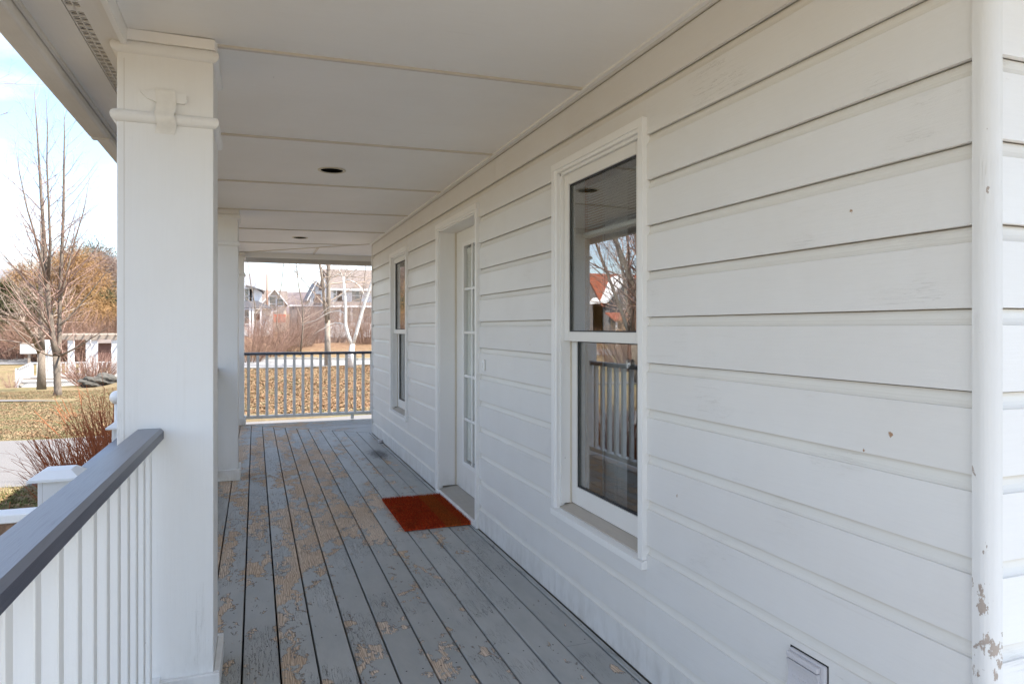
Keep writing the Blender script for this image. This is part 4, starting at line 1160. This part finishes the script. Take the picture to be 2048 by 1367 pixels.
# trees that show in the window glass (out to the left of the picture)
for i, (x, y, h, lab) in enumerate(((-7.8, 16.8, 9, 'large bare tree beside the driveway, outside the left of the view'), (-12.6, 26, 10, 'bare tree farther along the drive, outside the left of the view'))):
    bz = terr(x, y) - .1
    Ls = []
    r_ = random.Random(60 + i)
    tr = ([(x, y, bz), (x, y, bz + 1.0), (x + .05, y, bz + 1.8)], [.24, .19, .18])
    for k in range(5):
        a = 2 * math.pi * k / 5 + .4; sp = .34
        Ls.append(([(x + .05, y, bz + 1.7)] + [(x + math.cos(a) * sp * q * h * .33, y + math.sin(a) * sp * q * h * .33, bz + 1.7 + q * h * .3) for q in (.5, 1, 1.7, 2.5)], [.10, .08, .065, .04, .01]))
    bare_tree('drive_tree', (x, y, bz), Ls, lab, M['bark'], M['twig'], 70 + i, k=20, L0=3.0, L1=1.4, maxlev=3, trunk=tr, elev=(15, 60), kids=(5, 4, 3), up=.04, wobble=.12)

# stemmy shrubs
def shrub(name, x, y, label, mat, n, h, spread, seed, rad=.006, kids=2, group=None, flop=0.0, cat='shrub', z=None):
    r_ = random.Random(seed); z0 = terr(x, y) - .03 if z is None else z; t = root(name, (x, y, z0), label, cat, group); segs = []
    for i in range(n):
        a = r_.uniform(0, 2 * math.pi); rr = spread * r_.random() ** .5
        b0 = Vector((x + math.cos(a) * rr * .25, y + math.sin(a) * rr * .25, z0)); lean = rr * .9
        d = Vector((math.cos(a) * lean, math.sin(a) * lean, h)).normalized(); L = h * r_.uniform(.6, 1.12)
        k0 = len(segs); grow(segs, r_, b0, d, L, rad * r_.uniform(.6, 1.25), 0, 2 if kids else 0, -flop, .085, (kids, 2), (12, 35), (.25, .5), .35, 6)
    segs_mesh(segs, (5, 4, 3, 3, 3)).build('stems', mat, t, recalc=False); return t
x, y = P2(206, 6.6); shrub('dogwood_shrub', x, y, 'fan of bright red bare stems behind the white newel post', M['dogwood'], 330, 1.0, .62, 1, .0070, 4)
x, y = P2(228, 9.0); shrub('dogwood_shrub', x, y, 'red-stemmed shrub mostly hidden behind the nearest column', M['dogwood'], 120, 1.15, .6, 2, .0075, 3)
x, y = P2(-6, 5.2); shrub('dogwood_shrub', x, y, 'red-stemmed shrub cut off by the left picture edge above the peeling rail', M['dogwood'], 26, .62, .45, 3, .006, 2)
x, y = P2(182, 39.3); shrub('red_shrub', x, y, 'wide rounded red-twigged shrub in front of the pergola beside the boulder', M['brush'], 170, 2.2, 2.6, 4, .016, 4)
x, y = P2(24, 38); shrub('small_shrub', x, y, 'little brown leafless shrub by the foot of the pergola steps', M['brush'], 24, .9, .8, 5, .012, 2)
# boulder
bx, by = P2(205, 37.5); t_ = root('boulder', (bx, by, terr(bx, by)), 'dark mossy boulder under the red-twigged shrub', 'boulder')
bm = bmesh.new(); bmesh.ops.create_icosphere(bm, subdivisions=4, radius=1)
for v in bm.verts:
    n_ = 1 + .18 * math.sin(v.co.x * 4 + v.co.y * 3) + .1 * math.sin(v.co.z * 9 + v.co.x * 7) + .06 * math.sin(v.co.x * 19 + v.co.y * 11) * math.sin(v.co.z * 17 + 2) + .12 * (abs(math.sin(v.co.x * 3.1 + v.co.z * 2)) - .5); v.co = Vector((v.co.x * .95 * n_, v.co.y * .6 * n_, v.co.z * .42 * n_)) + Vector((bx, by, terr(bx, by) + .22))
G().bm(bm, False).build('stone', M['rock'], t_)

# brush along the road and around the far houses
bushes = [(500, 33, 1.9, 1.9, 'brush2', 'dense brown bush leftmost behind the far railing'), (535, 36, 2.4, 2.4, 'brush', 'broad reddish-brown bush under the cream house'),
          (572, 38, 2.7, 2.3, 'brush2', 'dark brown bush left of the centre of the far opening'), (606, 41, 3.3, 2.2, 'thicket', 'tall greyish bush left of the twin-stemmed grey tree'),
          (632, 44, 3.2, 2.0, 'brush', 'reddish bush directly behind the twin-stemmed grey tree'), (730, 43, 2.6, 1.8, 'brush2', 'dark bush right of the birch, low against the wall corner'),
          (518, 45, 3.0, 2.2, 'brush', 'tall reddish bush before the white turreted house'), (672, 46, 1.6, 1.8, 'thicket', 'low grey bush between the grey tree and the birch'), (700, 48, 4.0, 2.6, 'thicket', 'tall grey thicket behind the birch'),
          (655, 56, 5.4, 3.0, 'thicket', 'high pale thicket before the two-gabled house'), (735, 55, 5.6, 3.2, 'thicket', 'high pale thicket before the right end of the long house'), (590, 58, 4.6, 3.0, 'thicket', 'high pale thicket before the low wing in the middle')]
for i, (u, d, h, sp, m_, lab) in enumerate(bushes):
    x, y = P2(u, d); shrub('roadside_bush', x, y, lab, M[m_], 150, h * .86, sp, 100 + i, .0062, 6, 'leafless bushes beyond the road', .03, 'bush')
# brush at left behind the pergola
for i, (u, d, h, sp, m_, lab) in enumerate(((30, 62, 4.0, 4.2, 'brush', 'rust-coloured brush at the left behind the two lawn trees'), (95, 60, 4.4, 4.0, 'brush2', 'dark rust brush behind the tall tree trunk'), (160, 60, 4.4, 4.0, 'brush', 'rust brush behind the middle of the pergola beam'), (228, 60, 4.6, 4.2, 'brush2', 'dark rust brush at the right end of the pergola beam'))):
    x, y = P2(u, d); shrub('bank_brush', x, y, lab, M[m_], 230, h, sp, 130 + i, .025, 5, 'brush behind the pergola', .03, 'bush')

# bushy larches and evergreens on the left
def tuft_tree(name, u, d, vtop, wid, mat, label, seed, n=9000, size=.5, droop=.6, group=None, thin=.05, trunkm='bark', shape=.7, th=0.12):
    x, y = P2(u, d); z0 = terr(x, y) - .2; H = ZV(vtop, d) - z0; r_ = np.random.default_rng(seed)
    t = root(name, (x, y, z0), label, 'tree', group)
    G().tube([(x, y, z0), (x, y, z0 + H * .5), (x, y, z0 + H * .96)], [H * .022, H * .015, .03], 7).build('trunk', M[trunkm], t, recalc=False)
    nc = 70; cz = r_.random(nc) ** .8; ca = r_.random(nc) * 6.283
    prof = np.sin(np.pi * np.clip(.12 + .88 * cz, 0, 1)) ** shape
    cr_ = wid * prof * (.45 + .6 * r_.random(nc))
    cen = np.stack([x + np.cos(ca) * cr_, y + np.sin(ca) * cr_, z0 + H * (.10 + .86 * cz)], 1)
    rad = wid * (.16 + .22 * r_.random(nc))
    idx = r_.integers(0, nc, n); off = r_.normal(0, .5, (n, 3)) * rad[idx][:, None]
    p = cen[idx] + off
    dirv = off + np.array([0, 0, -droop]) + r_.normal(0, .5, (n, 3)); dirv /= np.linalg.norm(dirv, axis=1)[:, None]
    q = r_.normal(0, 1, (n, 3)); q /= np.linalg.norm(q, axis=1)[:, None]
    L = size * (.5 + r_.random(n))[:, None]; a = p; b = p + dirv * L; c = p + dirv * L * .5 + q * thin
    v = np.stack([a, c, b], 1).reshape(-1, 3) - np.array([x, y, z0]); f = np.arange(3 * n).reshape(-1, 3)
    me = bpy.data.meshes.new('crown'); me.vertices.add(len(v)); me.vertices.foreach_set('co', v.ravel()); me.loops.add(3 * n); me.loops.foreach_set('vertex_index', f.ravel().astype(np.int32))
    me.polygons.add(n); me.polygons.foreach_set('loop_start', np.arange(0, 3 * n, 3, dtype=np.int32)); me.polygons.foreach_set('loop_total', np.full(n, 3, dtype=np.int32)); me.update(calc_edges=True); me.validate()
    link('crown', me, mat, t); return t
gp = 'larches and evergreens behind the pergola'
tuft_tree('larch_tree', 45, 72, 535, 3.6, M['larch'], 'golden-brown larch leftmost in the row behind the pergola', 201, 26000, .55, .3, gp, .035)
tuft_tree('larch_tree', 100, 76, 530, 4.2, M['larch'], 'golden-brown larch behind the tall bare tree', 202, 28000, .55, .3, gp, .035)
tuft_tree('larch_tree', 145, 74, 508, 4.4, M['larch'], 'tallest golden-orange larch, right of the bare tree stems', 203, 30000, .6, .5, gp, .035)
tuft_tree('evergreen_tree', 175, 84, 498, 5.6, M['needle'], 'broad dark evergreen topping the row behind the larches', 204, 26000, .5, .1, gp, .07)
tuft_tree('thicket_tree', 205, 80, 520, 4.6, M['thicket'], 'purplish-brown leafless crown at the right of the row, near the column', 205, 30000, .6, -.2, gp, .03)
tuft_tree('evergreen_tree', 222, 68, 605, 3.6, M['needle'], 'low dark evergreen right behind the right end of the pergola beam', 206, 16000, .5, .2, gp, .07)
tuft_tree('evergreen_tree', 62, 70, 590, 3.4, M['needle'], 'low dark evergreen between the two golden larches', 207, 16000, .5, .2, gp, .07)
tuft_tree('evergreen_tree', -2, 66, 575, 3.2, M['needle'], 'dark evergreen cut by the left edge of the view', 208, 16000, .5, .2, gp, .07)
tuft_tree('larch_tree', 200, 66, 600, 3.0, M['larch'], 'low spreading golden larch below the purplish crown', 209, 18000, .6, .7, gp, .035)

# ------------------------------------------------------------------ pergola
D = 41.0
t = root('pergola', (*P2(140, D), terr(*P2(140, D))), 'white pergola deck with stair railing and lattice skirt across the left lawn', 'pergola')
PY = P2(130, D)[1]
def PX(u, y=PY): # x for a bearing on the plane y
    s = (u - 1024) / FPX; return y * (math.sin(TH) + s * math.cos(TH)) / (math.cos(TH) - s * math.sin(TH))
def PZ(v, x, y=PY): return ZV(v, .3513 * x + .9363 * y)
zd = PZ(755, PX(120)); zb = PZ(773, PX(120)); xL, xR = PX(46), PX(290)
G().box(xL, xR, PY - .1, PY + 4.0, zd - .08, zd).build('deck_floor', M['weathered'], t)
G().box(xL + .03, xR, PY - .06, PY - .02, zb - .1, zd - .085).build('skirt_backing', M['weathered'], t)
g = G(); s_ = .11; xx = xL
while xx < xR:
    for sg in (1, -1):
        a = (xx, zb) ; b = (xx + sg * (zd - .09 - zb), zd - .09); w_ = .05
        g.add([(a[0], PY - .075 - .008 * sg, a[1]), (a[0] + w_, PY - .075 - .008 * sg, a[1]), (b[0] + w_, PY - .075 - .008 * sg, b[1]), (b[0], PY - .075 - .008 * sg, b[1])], [(0, 1, 2, 3)])
    xx += s_
g.build('lattice_skirt', M['hwhite'], t, kind='stuff')
G().box(xL, xR, PY - .1, PY - .06, zd - .2, zd - .08).box(xL, xR, PY - .1, PY - .06, zb - .02, zb + .08).build('skirt_frame', M['hwhite'], t)
zt = PZ(679, PX(180)); zr = PZ(724, PX(120))
for u in (88, 101, 141, 188, 230, 262):
    xx = PX(u); G().box(xx - .15, xx + .15, PY + .02, PY + .32, zd, zt).build('post', M['hwhite'], t)
for u in (150, 205):
    xx = PX(u); G().box(xx - .12, xx + .12, PY + 3.4, PY + 3.7, zd, zt).build('post', M['hwhite'], t)
G().box(PX(118), xR + .4, PY - .05, PY + .02, zt, zt + .28).build('beam', M['weathered'], t)
G().box(PX(118), xR + .4, PY + 3.3, PY + 3.4, zt, zt + .28).build('beam', M['weathered'], t)
for k in range(18):
    xx = PX(120) + k * .42; G().box(xx, xx + .06, PY - .35, PY + 4, zt + .281, zt + .37).build('rafter', M['weathered'], t)
G().box(PX(62), xR, PY + .05, PY + .12, zr - .06, zr).build('top_rail', M['hwhite'], t)
G().box(PX(62), xR, PY + .05, PY + .12, zd + .08, zd + .15).build('bottom_rail', M['hwhite'], t)
xx = PX(63)
while xx < xR: G().box(xx, xx + .07, PY + .06, PY + .11, zd + .15, zr - .06).build('baluster', M['hwhite'], t); xx += .24
xa, xb_ = PX(34), PX(61); za = PZ(738, xa)
for k in range(8):
    f = k / 7; xx = xa + (xb_ - xa) * f; zz = za + (zr - za) * f; lo = zb + .12 + (zd + .1 - zb - .12) * f
    G().box(xx, xx + .07, PY + .03, PY + .10, lo, zz - .04).build('baluster', M['hwhite'], t)
g = G(); g.add([(xa, PY, za - .06), (xb_, PY, zr - .06), (xb_, PY, zr + .02), (xa, PY, za + .02), (xa, PY + .13, za - .06), (xb_, PY + .13, zr - .06), (xb_, PY + .13, zr + .02), (xa, PY + .13, za + .02)], [(0, 1, 2, 3), (7, 6, 5, 4), (3, 2, 6, 7), (0, 3, 7, 4), (0, 4, 5, 1), (1, 5, 6, 2)]); g.build('stair_rail', M['hwhite'], t)
G().box(xa - .1, xa + .08, PY, PY + .16, zb - .1, za + .04).build('newel', M['hwhite'], t)
for k in range(3): G().box(xa + .1 + k * .25, xb_, PY + .15, PY + 1.6, zb - .05 + k * .17, zb + .12 + k * .17).build('step', M['weathered'], t)
# sign board behind it
x0, y0 = P2(40, 50); x1, y1 = P2(78, 50); t = root('sign_board', ((x0 + x1) / 2, y0, terr(x0, y0)), 'blank white sign board on posts, left of the tall tree trunk', 'sign')
G().box(x0, x1, y0, y0 + .08, ZV(707, 50), ZV(688, 50)).build('panel', M['hwhite'], t)
for q in (.35, .8): G().box(x0 + (x1 - x0) * q, x0 + (x1 - x0) * q + .15, y0 + .09, y0 + .2, terr(x0, y0), ZV(690, 50)).build('post', M['weathered'], t)
t = root('red_shed', (*P2(215, 52), -1.9), 'dull red-brown shed behind the right part of the pergola', 'shed')
x0, y0 = P2(178, 52); x1, _ = P2(262, 52); G().box(x0, x1, y0, y0 + 3, -2.2, ZV(686, 52)).build('wall', M['redpanel'], t)
G().prism([(y0 - .2, ZV(686, 52)), (y0 + 1.5, ZV(686, 52) + .5), (y0 + 3.2, ZV(686, 52)), ], x0 - .2, x1 + .2, 'x').build('roof', M['rtan'], t)

# ------------------------------------------------------------------ far houses
def gable_house(name, label, u0, u1, d, vr, ve, vb, depth, wm, rm, wins=(), front=True, extras=None, fascia='hwhite'):
    """front gable (ridge along view) or side gable; windows as (u, v, w, h) in metres on the front"""
    x0, y0 = P2(u0, d); x1, _ = P2(u1, d); ze, zr_, zb_ = ZV(ve, d), ZV(vr, d), terr((x0 + x1) / 2, y0) - .3
    t = root(name, ((x0 + x1) / 2, y0, zb_), label, 'house', 'houses beyond the road')
    xm_ = (x0 + x1) / 2
    if front:
        G().prism([(x0, zb_), (x1, zb_), (x1, ze), (xm_, zr_ - .05), (x0, ze)], y0, y0 + depth, 'y').build('wall', M[wm], t)
        o = .35
        for sg in (-1, 1):
            xe = x0 - o if sg < 0 else x1 + o; sl_ = (zr_ - ze) / (xm_ - x0); zo = ze - sl_ * o
            G().prism([(xe, zo), (xm_, zr_), (xm_, zr_ + .18), (xe, zo + .18)], y0 - .4, y0 + depth + .3, 'y').build('roof', M[rm], t)
            G().prism([(xe, zo - .06), (xm_, zr_ - .06), (xm_, zr_ + .19), (xe, zo + .19)], y0 - .47, y0 - .401, 'y').build('bargeboard', M[fascia], t)
    else:
        G().prism([(y0, zb_), (y0 + depth, zb_), (y0 + depth, ze), (y0 + depth / 2, zr_ - .05), (y0, ze)], x0, x1, 'x').build('wall', M[wm], t)
        for sg in (-1, 1):
            ye = y0 - .4 if sg < 0 else y0 + depth + .4; sl_ = (zr_ - ze) / (depth / 2)
            G().prism([(ye, ze - sl_ * .4), (y0 + depth / 2, zr_), (y0 + depth / 2, zr_ + .18), (ye, ze - sl_ * .4 + .18)], x0 - .3, x1 + .3, 'x').build('roof', M[rm], t)
        G().box(x0 - .3, x1 + .3, y0 - .47, y0 - .401, ze - .25, ze - .02).build('eave_board', M[fascia], t)
    for (u, v, w_, h_) in wins:
        cx_, _ = P2(u, d); cz_ = ZV(v, d)
        f = G(); 
        for q in ((cx_ - w_ / 2 - .1, cx_ - w_ / 2, cz_ - h_ / 2, cz_ + h_ / 2), (cx_ + w_ / 2, cx_ + w_ / 2 + .1, cz_ - h_ / 2, cz_ + h_ / 2), (cx_ - w_ / 2 - .1, cx_ + w_ / 2 + .1, cz_ + h_ / 2, cz_ + h_ / 2 + .12), (cx_ - w_ / 2 - .1, cx_ + w_ / 2 + .1, cz_ - h_ / 2 - .12, cz_ - h_ / 2), (cx_ - w_ / 2, cx_ + w_ / 2, cz_ - .03, cz_ + .03)):
            f.box(q[0], q[1], y0 - .08, y0 + .02, q[2], q[3])
        f = f.build('window', M['hwhite'], t)
        G().box(cx_ - w_ / 2, cx_ + w_ / 2, y0 - .03, y0 + .01, cz_ - h_ / 2, cz_ + h_ / 2).build('pane', M['farglass'], f)
    return t
hA = gable_house('white_house', 'white two-storey house with grey roof, leftmost beyond the far railing', 470, 508, 75, 545, 573, 700, 9, 'hwhite', 'rgrey', ((497, 592, .7, 1.6), (503, 592, .4, 1.6), (499, 633, 1.0, 1.5)), front=False)
x0, y0 = P2(508, 75); x1, _ = P2(524, 75)
G().prism([(x0 + .02, ZV(575, 75)), (x1, ZV(584, 75)), (x1, -1), (x0 + .02, -1)], y0 + .4, y0 + 7, 'y').build('gable_wing', M['hwhite'], hA)
G().prism([(x0 - .8, ZV(572, 75)), (x1 + .3, ZV(582, 75)), (x1 + .3, ZV(580, 75)), (x0 - .8, ZV(570, 75))], y0 - .6, y0 + 7.3, 'y').build('wing_roof', M['rgrey'], hA)
x1b, _ = P2(548, 75)
G().prism([(x0 - 1, ZV(603, 75)), (x0 + .4, ZV(603, 75)), (x1b, ZV(617, 75)), (x0 - 1, ZV(616, 75))], y0 - 2.4, y0 - .2, 'y').build('porch_roof', M['rgrey'], hA)
for u in (500, 506, 522, 545): 
    xx, _ = P2(u, 73); G().box(xx - .1, xx + .1, y0 - 2.3, y0 - 2.1, -.6, ZV(616, 75)).build('porch_post', M['hwhite'], hA)
G().box(x0 + .1, x1b - .3, y0 - .4, y0 - .2, -.6, ZV(618, 75)).build('porch_wall', M['hwhite'], hA)
xx, _ = P2(511, 75); G().box(xx - .45, xx + .45, y0 - .46, y0 - .41, ZV(640, 75), ZV(627, 75)).build('porch_window', M['hbrown'], hA)
hB = gable_house('cream_house', 'cream house with brown roof and pointed gable, left of centre beyond the far railing', 527, 571, 95, 578, 604, 680, 10, 'hcream', 'rtan', ((546, 607, .9, 2.0), (560, 604, .9, .9)), front=True)
x0, y0 = P2(522, 99); x1, _ = P2(578, 99)
G().prism([(y0, ZV(607, 99)), (y0 + 4.5, ZV(577, 99)), (y0 + 9, ZV(607, 99))], x0, x1, 'x').build('main_roof', M['rtan'], hB)
G().box(x0 + .3, x1 - .3, y0 + .4, y0 + 8.6, -.5, ZV(607, 99)).build('main_wall', M['hcream'], hB)
hC = gable_house('gabled_house', 'white house with two small front gables, behind the twin-stemmed grey tree', 620, 650, 82, 562, 590, 680, 9, 'hwhite', 'rgrey', ((634, 606, .8, 1.2),), front=True)
x0, y0 = P2(629, 81); x1, _ = P2(641, 81); G().box(x0, x1, y0 - .5, y0 - .1, ZV(606, 81), ZV(588, 81)).build('balcony_recess', M['hbrown'], hC)
x0, y0 = P2(646, 80.5); x1, _ = P2(658, 80.5); G().prism([(x0, -.5), (x1, -.5), (x1, ZV(580, 80)), ((x0 + x1) / 2, ZV(564, 80)), (x0, ZV(580, 80))], y0, y0 + 5, 'y').build('front_gable', M['hwhite'], hC)
x0, y0 = P2(583, 78); x1, _ = P2(660, 78); G().box(x0, x1, y0, y0 + 5, -.5, ZV(612, 78)).build('low_wing', M['hgrey'], hC)
G().box(x0 - .2, x1 + .2, y0 - .1, y0 + 5, ZV(612, 78), ZV(609.5, 78)).build('wing_fascia', M['hwhite'], hC)
hD = gable_house('long_house', 'long white house under a big tan roof, rightmost behind the birch', 662, 800, 72, 532, 576, 690, 12, 'hwhite', 'rtan', ((676, 588, .9, 1.2), (684, 588, .9, 1.2), (716, 590, 1, 1.3)), front=False)
x0, y0 = P2(652, 68); x1, _ = P2(800, 68)
G().prism([(y0, ZV(612, 68)), (y0 + 3.8, ZV(600, 68)), (y0 + 3.8, ZV(613, 68))], x0, x1, 'x').build('porch_roof', M['rtan'], hD)
G().box(x0, x1, y0 - .05, y0 + .05, ZV(614, 68), ZV(610, 68)).build('porch_fascia', M['hwhite'], hD)
for k in range(9):
    xx = x0 + .3 + k * 1.1; G().box(xx - .1, xx + .1, y0 + .1, y0 + .3, -.4, ZV(614, 68)).build('porch_post', M['hwhite'], hD)
G().box(x0, x1, y0 + .05, y0 + .15, ZV(674, 68), ZV(645, 68)).build('porch_skirt', M['hwhite'], hD)
# a far house at the left skyline, plus the one mirrored in the glass
gable_house('hill_house', 'grey-roofed house half hidden by trees at the far left skyline', -30, 22, 105, 536, 560, 640, 9, 'hgrey', 'rgrey', (), front=False)
hx, hy = -43.0, 80.0; zb_ = terr(hx, hy) - .3
t = root('red_roof_house', (hx, hy, zb_), 'grey shingled house with red roof, seen only mirrored in the nearest window', 'house')
G().prism([(hy, zb_), (hy + 8, zb_), (hy + 8, 4.6), (hy + 4, 8.4), (hy, 4.6)], hx - 12, hx + 3, 'x').build('wall', M['hgrey'], t)
for sg in (-1, 1): G().prism([(hy + 4 + sg * 4.6, 4.05), (hy + 4, 8.5), (hy + 4, 8.75), (hy + 4 + sg * 4.6, 4.3)], hx - 12.5, hx + 3.5, 'x').build('roof', M['rred'], t)
G().prism([(hx - 3, zb_), (hx + 3, zb_), (hx + 3, 5.0), (hx, 8.0), (hx - 3, 5.0)], hy - 1.6, hy + 3, 'y').build('front_gable', M['hgrey'], t)
for sg in (-1, 1): G().prism([(hx, 8.05), (hx, 8.35), (hx + sg * 3.5, 4.85), (hx + sg * 3.5, 4.5)], hy - 2.0, hy + 3, 'y').build('bargeboard', M['hwhite'], t)
G().prism([(hy - 4.2, 2.1), (hy - 1.61, 3.1), (hy - 1.61, 3.3), (hy - 4.2, 2.3)], hx - 8, hx + 3.6, 'x').build('porch_roof', M['rred'], t)
for q in (-1.1, 1.1):
    f = G().box(hx + q - .75, hx + q + .75, hy - 1.70, hy - 1.61, 3.7, 5.6).build('window', M['hwhite'], t); G().box(hx + q - .5, hx + q + .5, hy - 1.74, hy - 1.701, 3.9, 5.4).build('pane', M['farglass'], f)
for q in (-7.5, -3.8, 0, 3.2): G().box(hx + q - .12, hx + q + .12, hy - 4.0, hy - 3.8, zb_, 2.1).build('porch_post', M['hwhite'], t)
tuft_tree('larch_tree', -610, 42, 560, 3.0, M['larch'], 'low golden larch left of the view, by the drive', 221, 14000, .6, .5, gp, .035)
x, y = -24.0, 46.0; shrub('bank_brush', x, y, 'reddish brush left of the view, before the red-roofed house', M['brush'], 200, 4.2, 4.5, 180, .02, 5, None, .03, 'bush')
# utility pole
x, y = P2(534, 90); t = root('utility_pole', (x, y, 0), 'brown wooden utility pole standing above the cream house', 'utility pole')
G().tube([(x, y, -.5), (x, y, ZV(548, 90))], [.14, .10], 8).build('pole', M['hbrown'], t)
# orange flag-like patch under the cream house
x, y = P2(563, 60); t = root('orange_banner', (x, y, 0), 'small orange banner among the bushes below the cream house', 'banner')
G().tube([(x - .7, y, -.3), (x - .7, y, ZV(625, 60))], .04, 6).build('pole', M['hbrown'], t)
G().box(x - .65, x + .35, y - .02, y + .02, ZV(645, 60), ZV(628, 60)).build('cloth', M['orange'], t)

# ------------------------------------------------------------------ leaf litter and grass
def scatter(name, mat, n, region, seed, L=(.03, .07), W_=.02, up=0.3, zlift=.01, label=None, curl=True):
    r_ = np.random.default_rng(seed); pts = []
    while len(pts) < n:
        p = region(r_)
        if p is not None: pts.append(p)
    P = np.array(pts); z = np.array([terr(a, b) for a, b in P]) + zlift
    c = np.column_stack([P, z]); a = r_.random(n) * 6.283
    if up < .6:
        d = np.column_stack([np.cos(a), np.sin(a), r_.normal(0, up, n)]); s = np.column_stack([-np.sin(a), np.cos(a), r_.normal(0, up, n)])
        Ls = r_.uniform(L[0], L[1], n)[:, None]
        v0 = c - d * Ls * .5; v1 = c + s * Ls * .38 + np.array([0, 0, .012]); v2 = c + d * Ls * .5; v3 = c - s * Ls * .38 + np.array([0, 0, .012])
        v = np.stack([v0, v1, v2, v3], 1).reshape(-1, 3); k = 4
    else:
        d = np.column_stack([np.cos(a) * .7 * r_.random(n), np.sin(a) * .7 * r_.random(n), np.full(n, 1.0)]); s = np.column_stack([-np.sin(a), np.cos(a), np.zeros(n)])
        Ls = r_.uniform(L[0], L[1], n)[:, None]; v = np.stack([c - s * W_ * .5, c + s * W_ * .5, c + d * Ls], 1).reshape(-1, 3); k = 3
    me = bpy.data.meshes.new(name); me.vertices.add(len(v)); me.vertices.foreach_set('co', v.ravel()); me.loops.add(k * n); me.loops.foreach_set('vertex_index', np.arange(k * n, dtype=np.int32))
    me.polygons.add(n); me.polygons.foreach_set('loop_start', np.arange(0, k * n, k, dtype=np.int32)); me.polygons.foreach_set('loop_total', np.full(n, k, dtype=np.int32)); me.update(calc_edges=True)
    o = link(name, me, mat); tag(o, label, 'ground cover', kind='stuff'); return o
def reg_far(r_):
    u = r_.uniform(478, 760); d = math.sqrt(r_.uniform(15.3 ** 2, 32 ** 2)); x, y = P2(u, d)
    if y < 15.4 or y > 31.3 - .1 * (x - 4): return None
    if y < 16.5 and r_.random() > .4: return None
    cl = .5 + .5 * math.sin(x * 1.1 + 2 * math.sin(y * .8)) * math.sin(y * .9 + 1.5 * math.sin(x * .6 + 1))
    if r_.random() > .22 + .85 * cl: return None
    return (x, y)
def reg_fg(r_):
    x, y = P2(r_.uniform(478, 760), math.sqrt(r_.uniform(15.3 ** 2, 32 ** 2)))
    return None if y < 15.4 or y > 31.3 - .1 * (x - 4) else (x, y)
scatter('straw_grass', M['grass'], 50000, reg_fg, 7, (.025, .06), W_=.012, up=1, zlift=-.005, label='short straw-coloured grass between the leaves beyond the far railing')
scatter('leaf_litter', M['leaf'], 62000, reg_far, 1, (.03, .085), up=.35, label='dry brown fallen leaves covering the lawn beyond the far railing')
def reg_l(r_):
    u = r_.uniform(-40, 250); d = math.sqrt(r_.uniform(12.2 ** 2, 30 ** 2)); x, y = P2(u, d)
    if y < 14.75 + .12 * max(0, x + 3.5): return None
    if x < -5.5 and 25.2 < y < 27.1: return None
    return (x, y)
scatter('dry_grass', M['grass'], 110000, reg_l, 2, (.02, .055), W_=.010, up=1, zlift=-.005, label='short straw-coloured winter grass on the left lawn')
scatter('fallen_leaves', M['leaf'], 9000, reg_l, 3, (.03, .07), up=.35, label='scattered brown leaves on the left lawn')
def reg_n(r_):
    u = r_.uniform(-120, 240); d = r_.uniform(4.0, 9.0); x, y = P2(u, d)
    if y > 10.1 or x > -1.0: return None
    return (x, y)
scatter('green_grass', M['greengrass'], 26000, reg_n, 4, (.03, .09), W_=.007, up=1, zlift=-.005, label='greenish grass between the driveway and the porch')
scatter('bed_litter', M['leaf'], 9000, reg_n, 5, (.03, .08), up=.4, label='leaf and bark litter in the bed beside the porch')
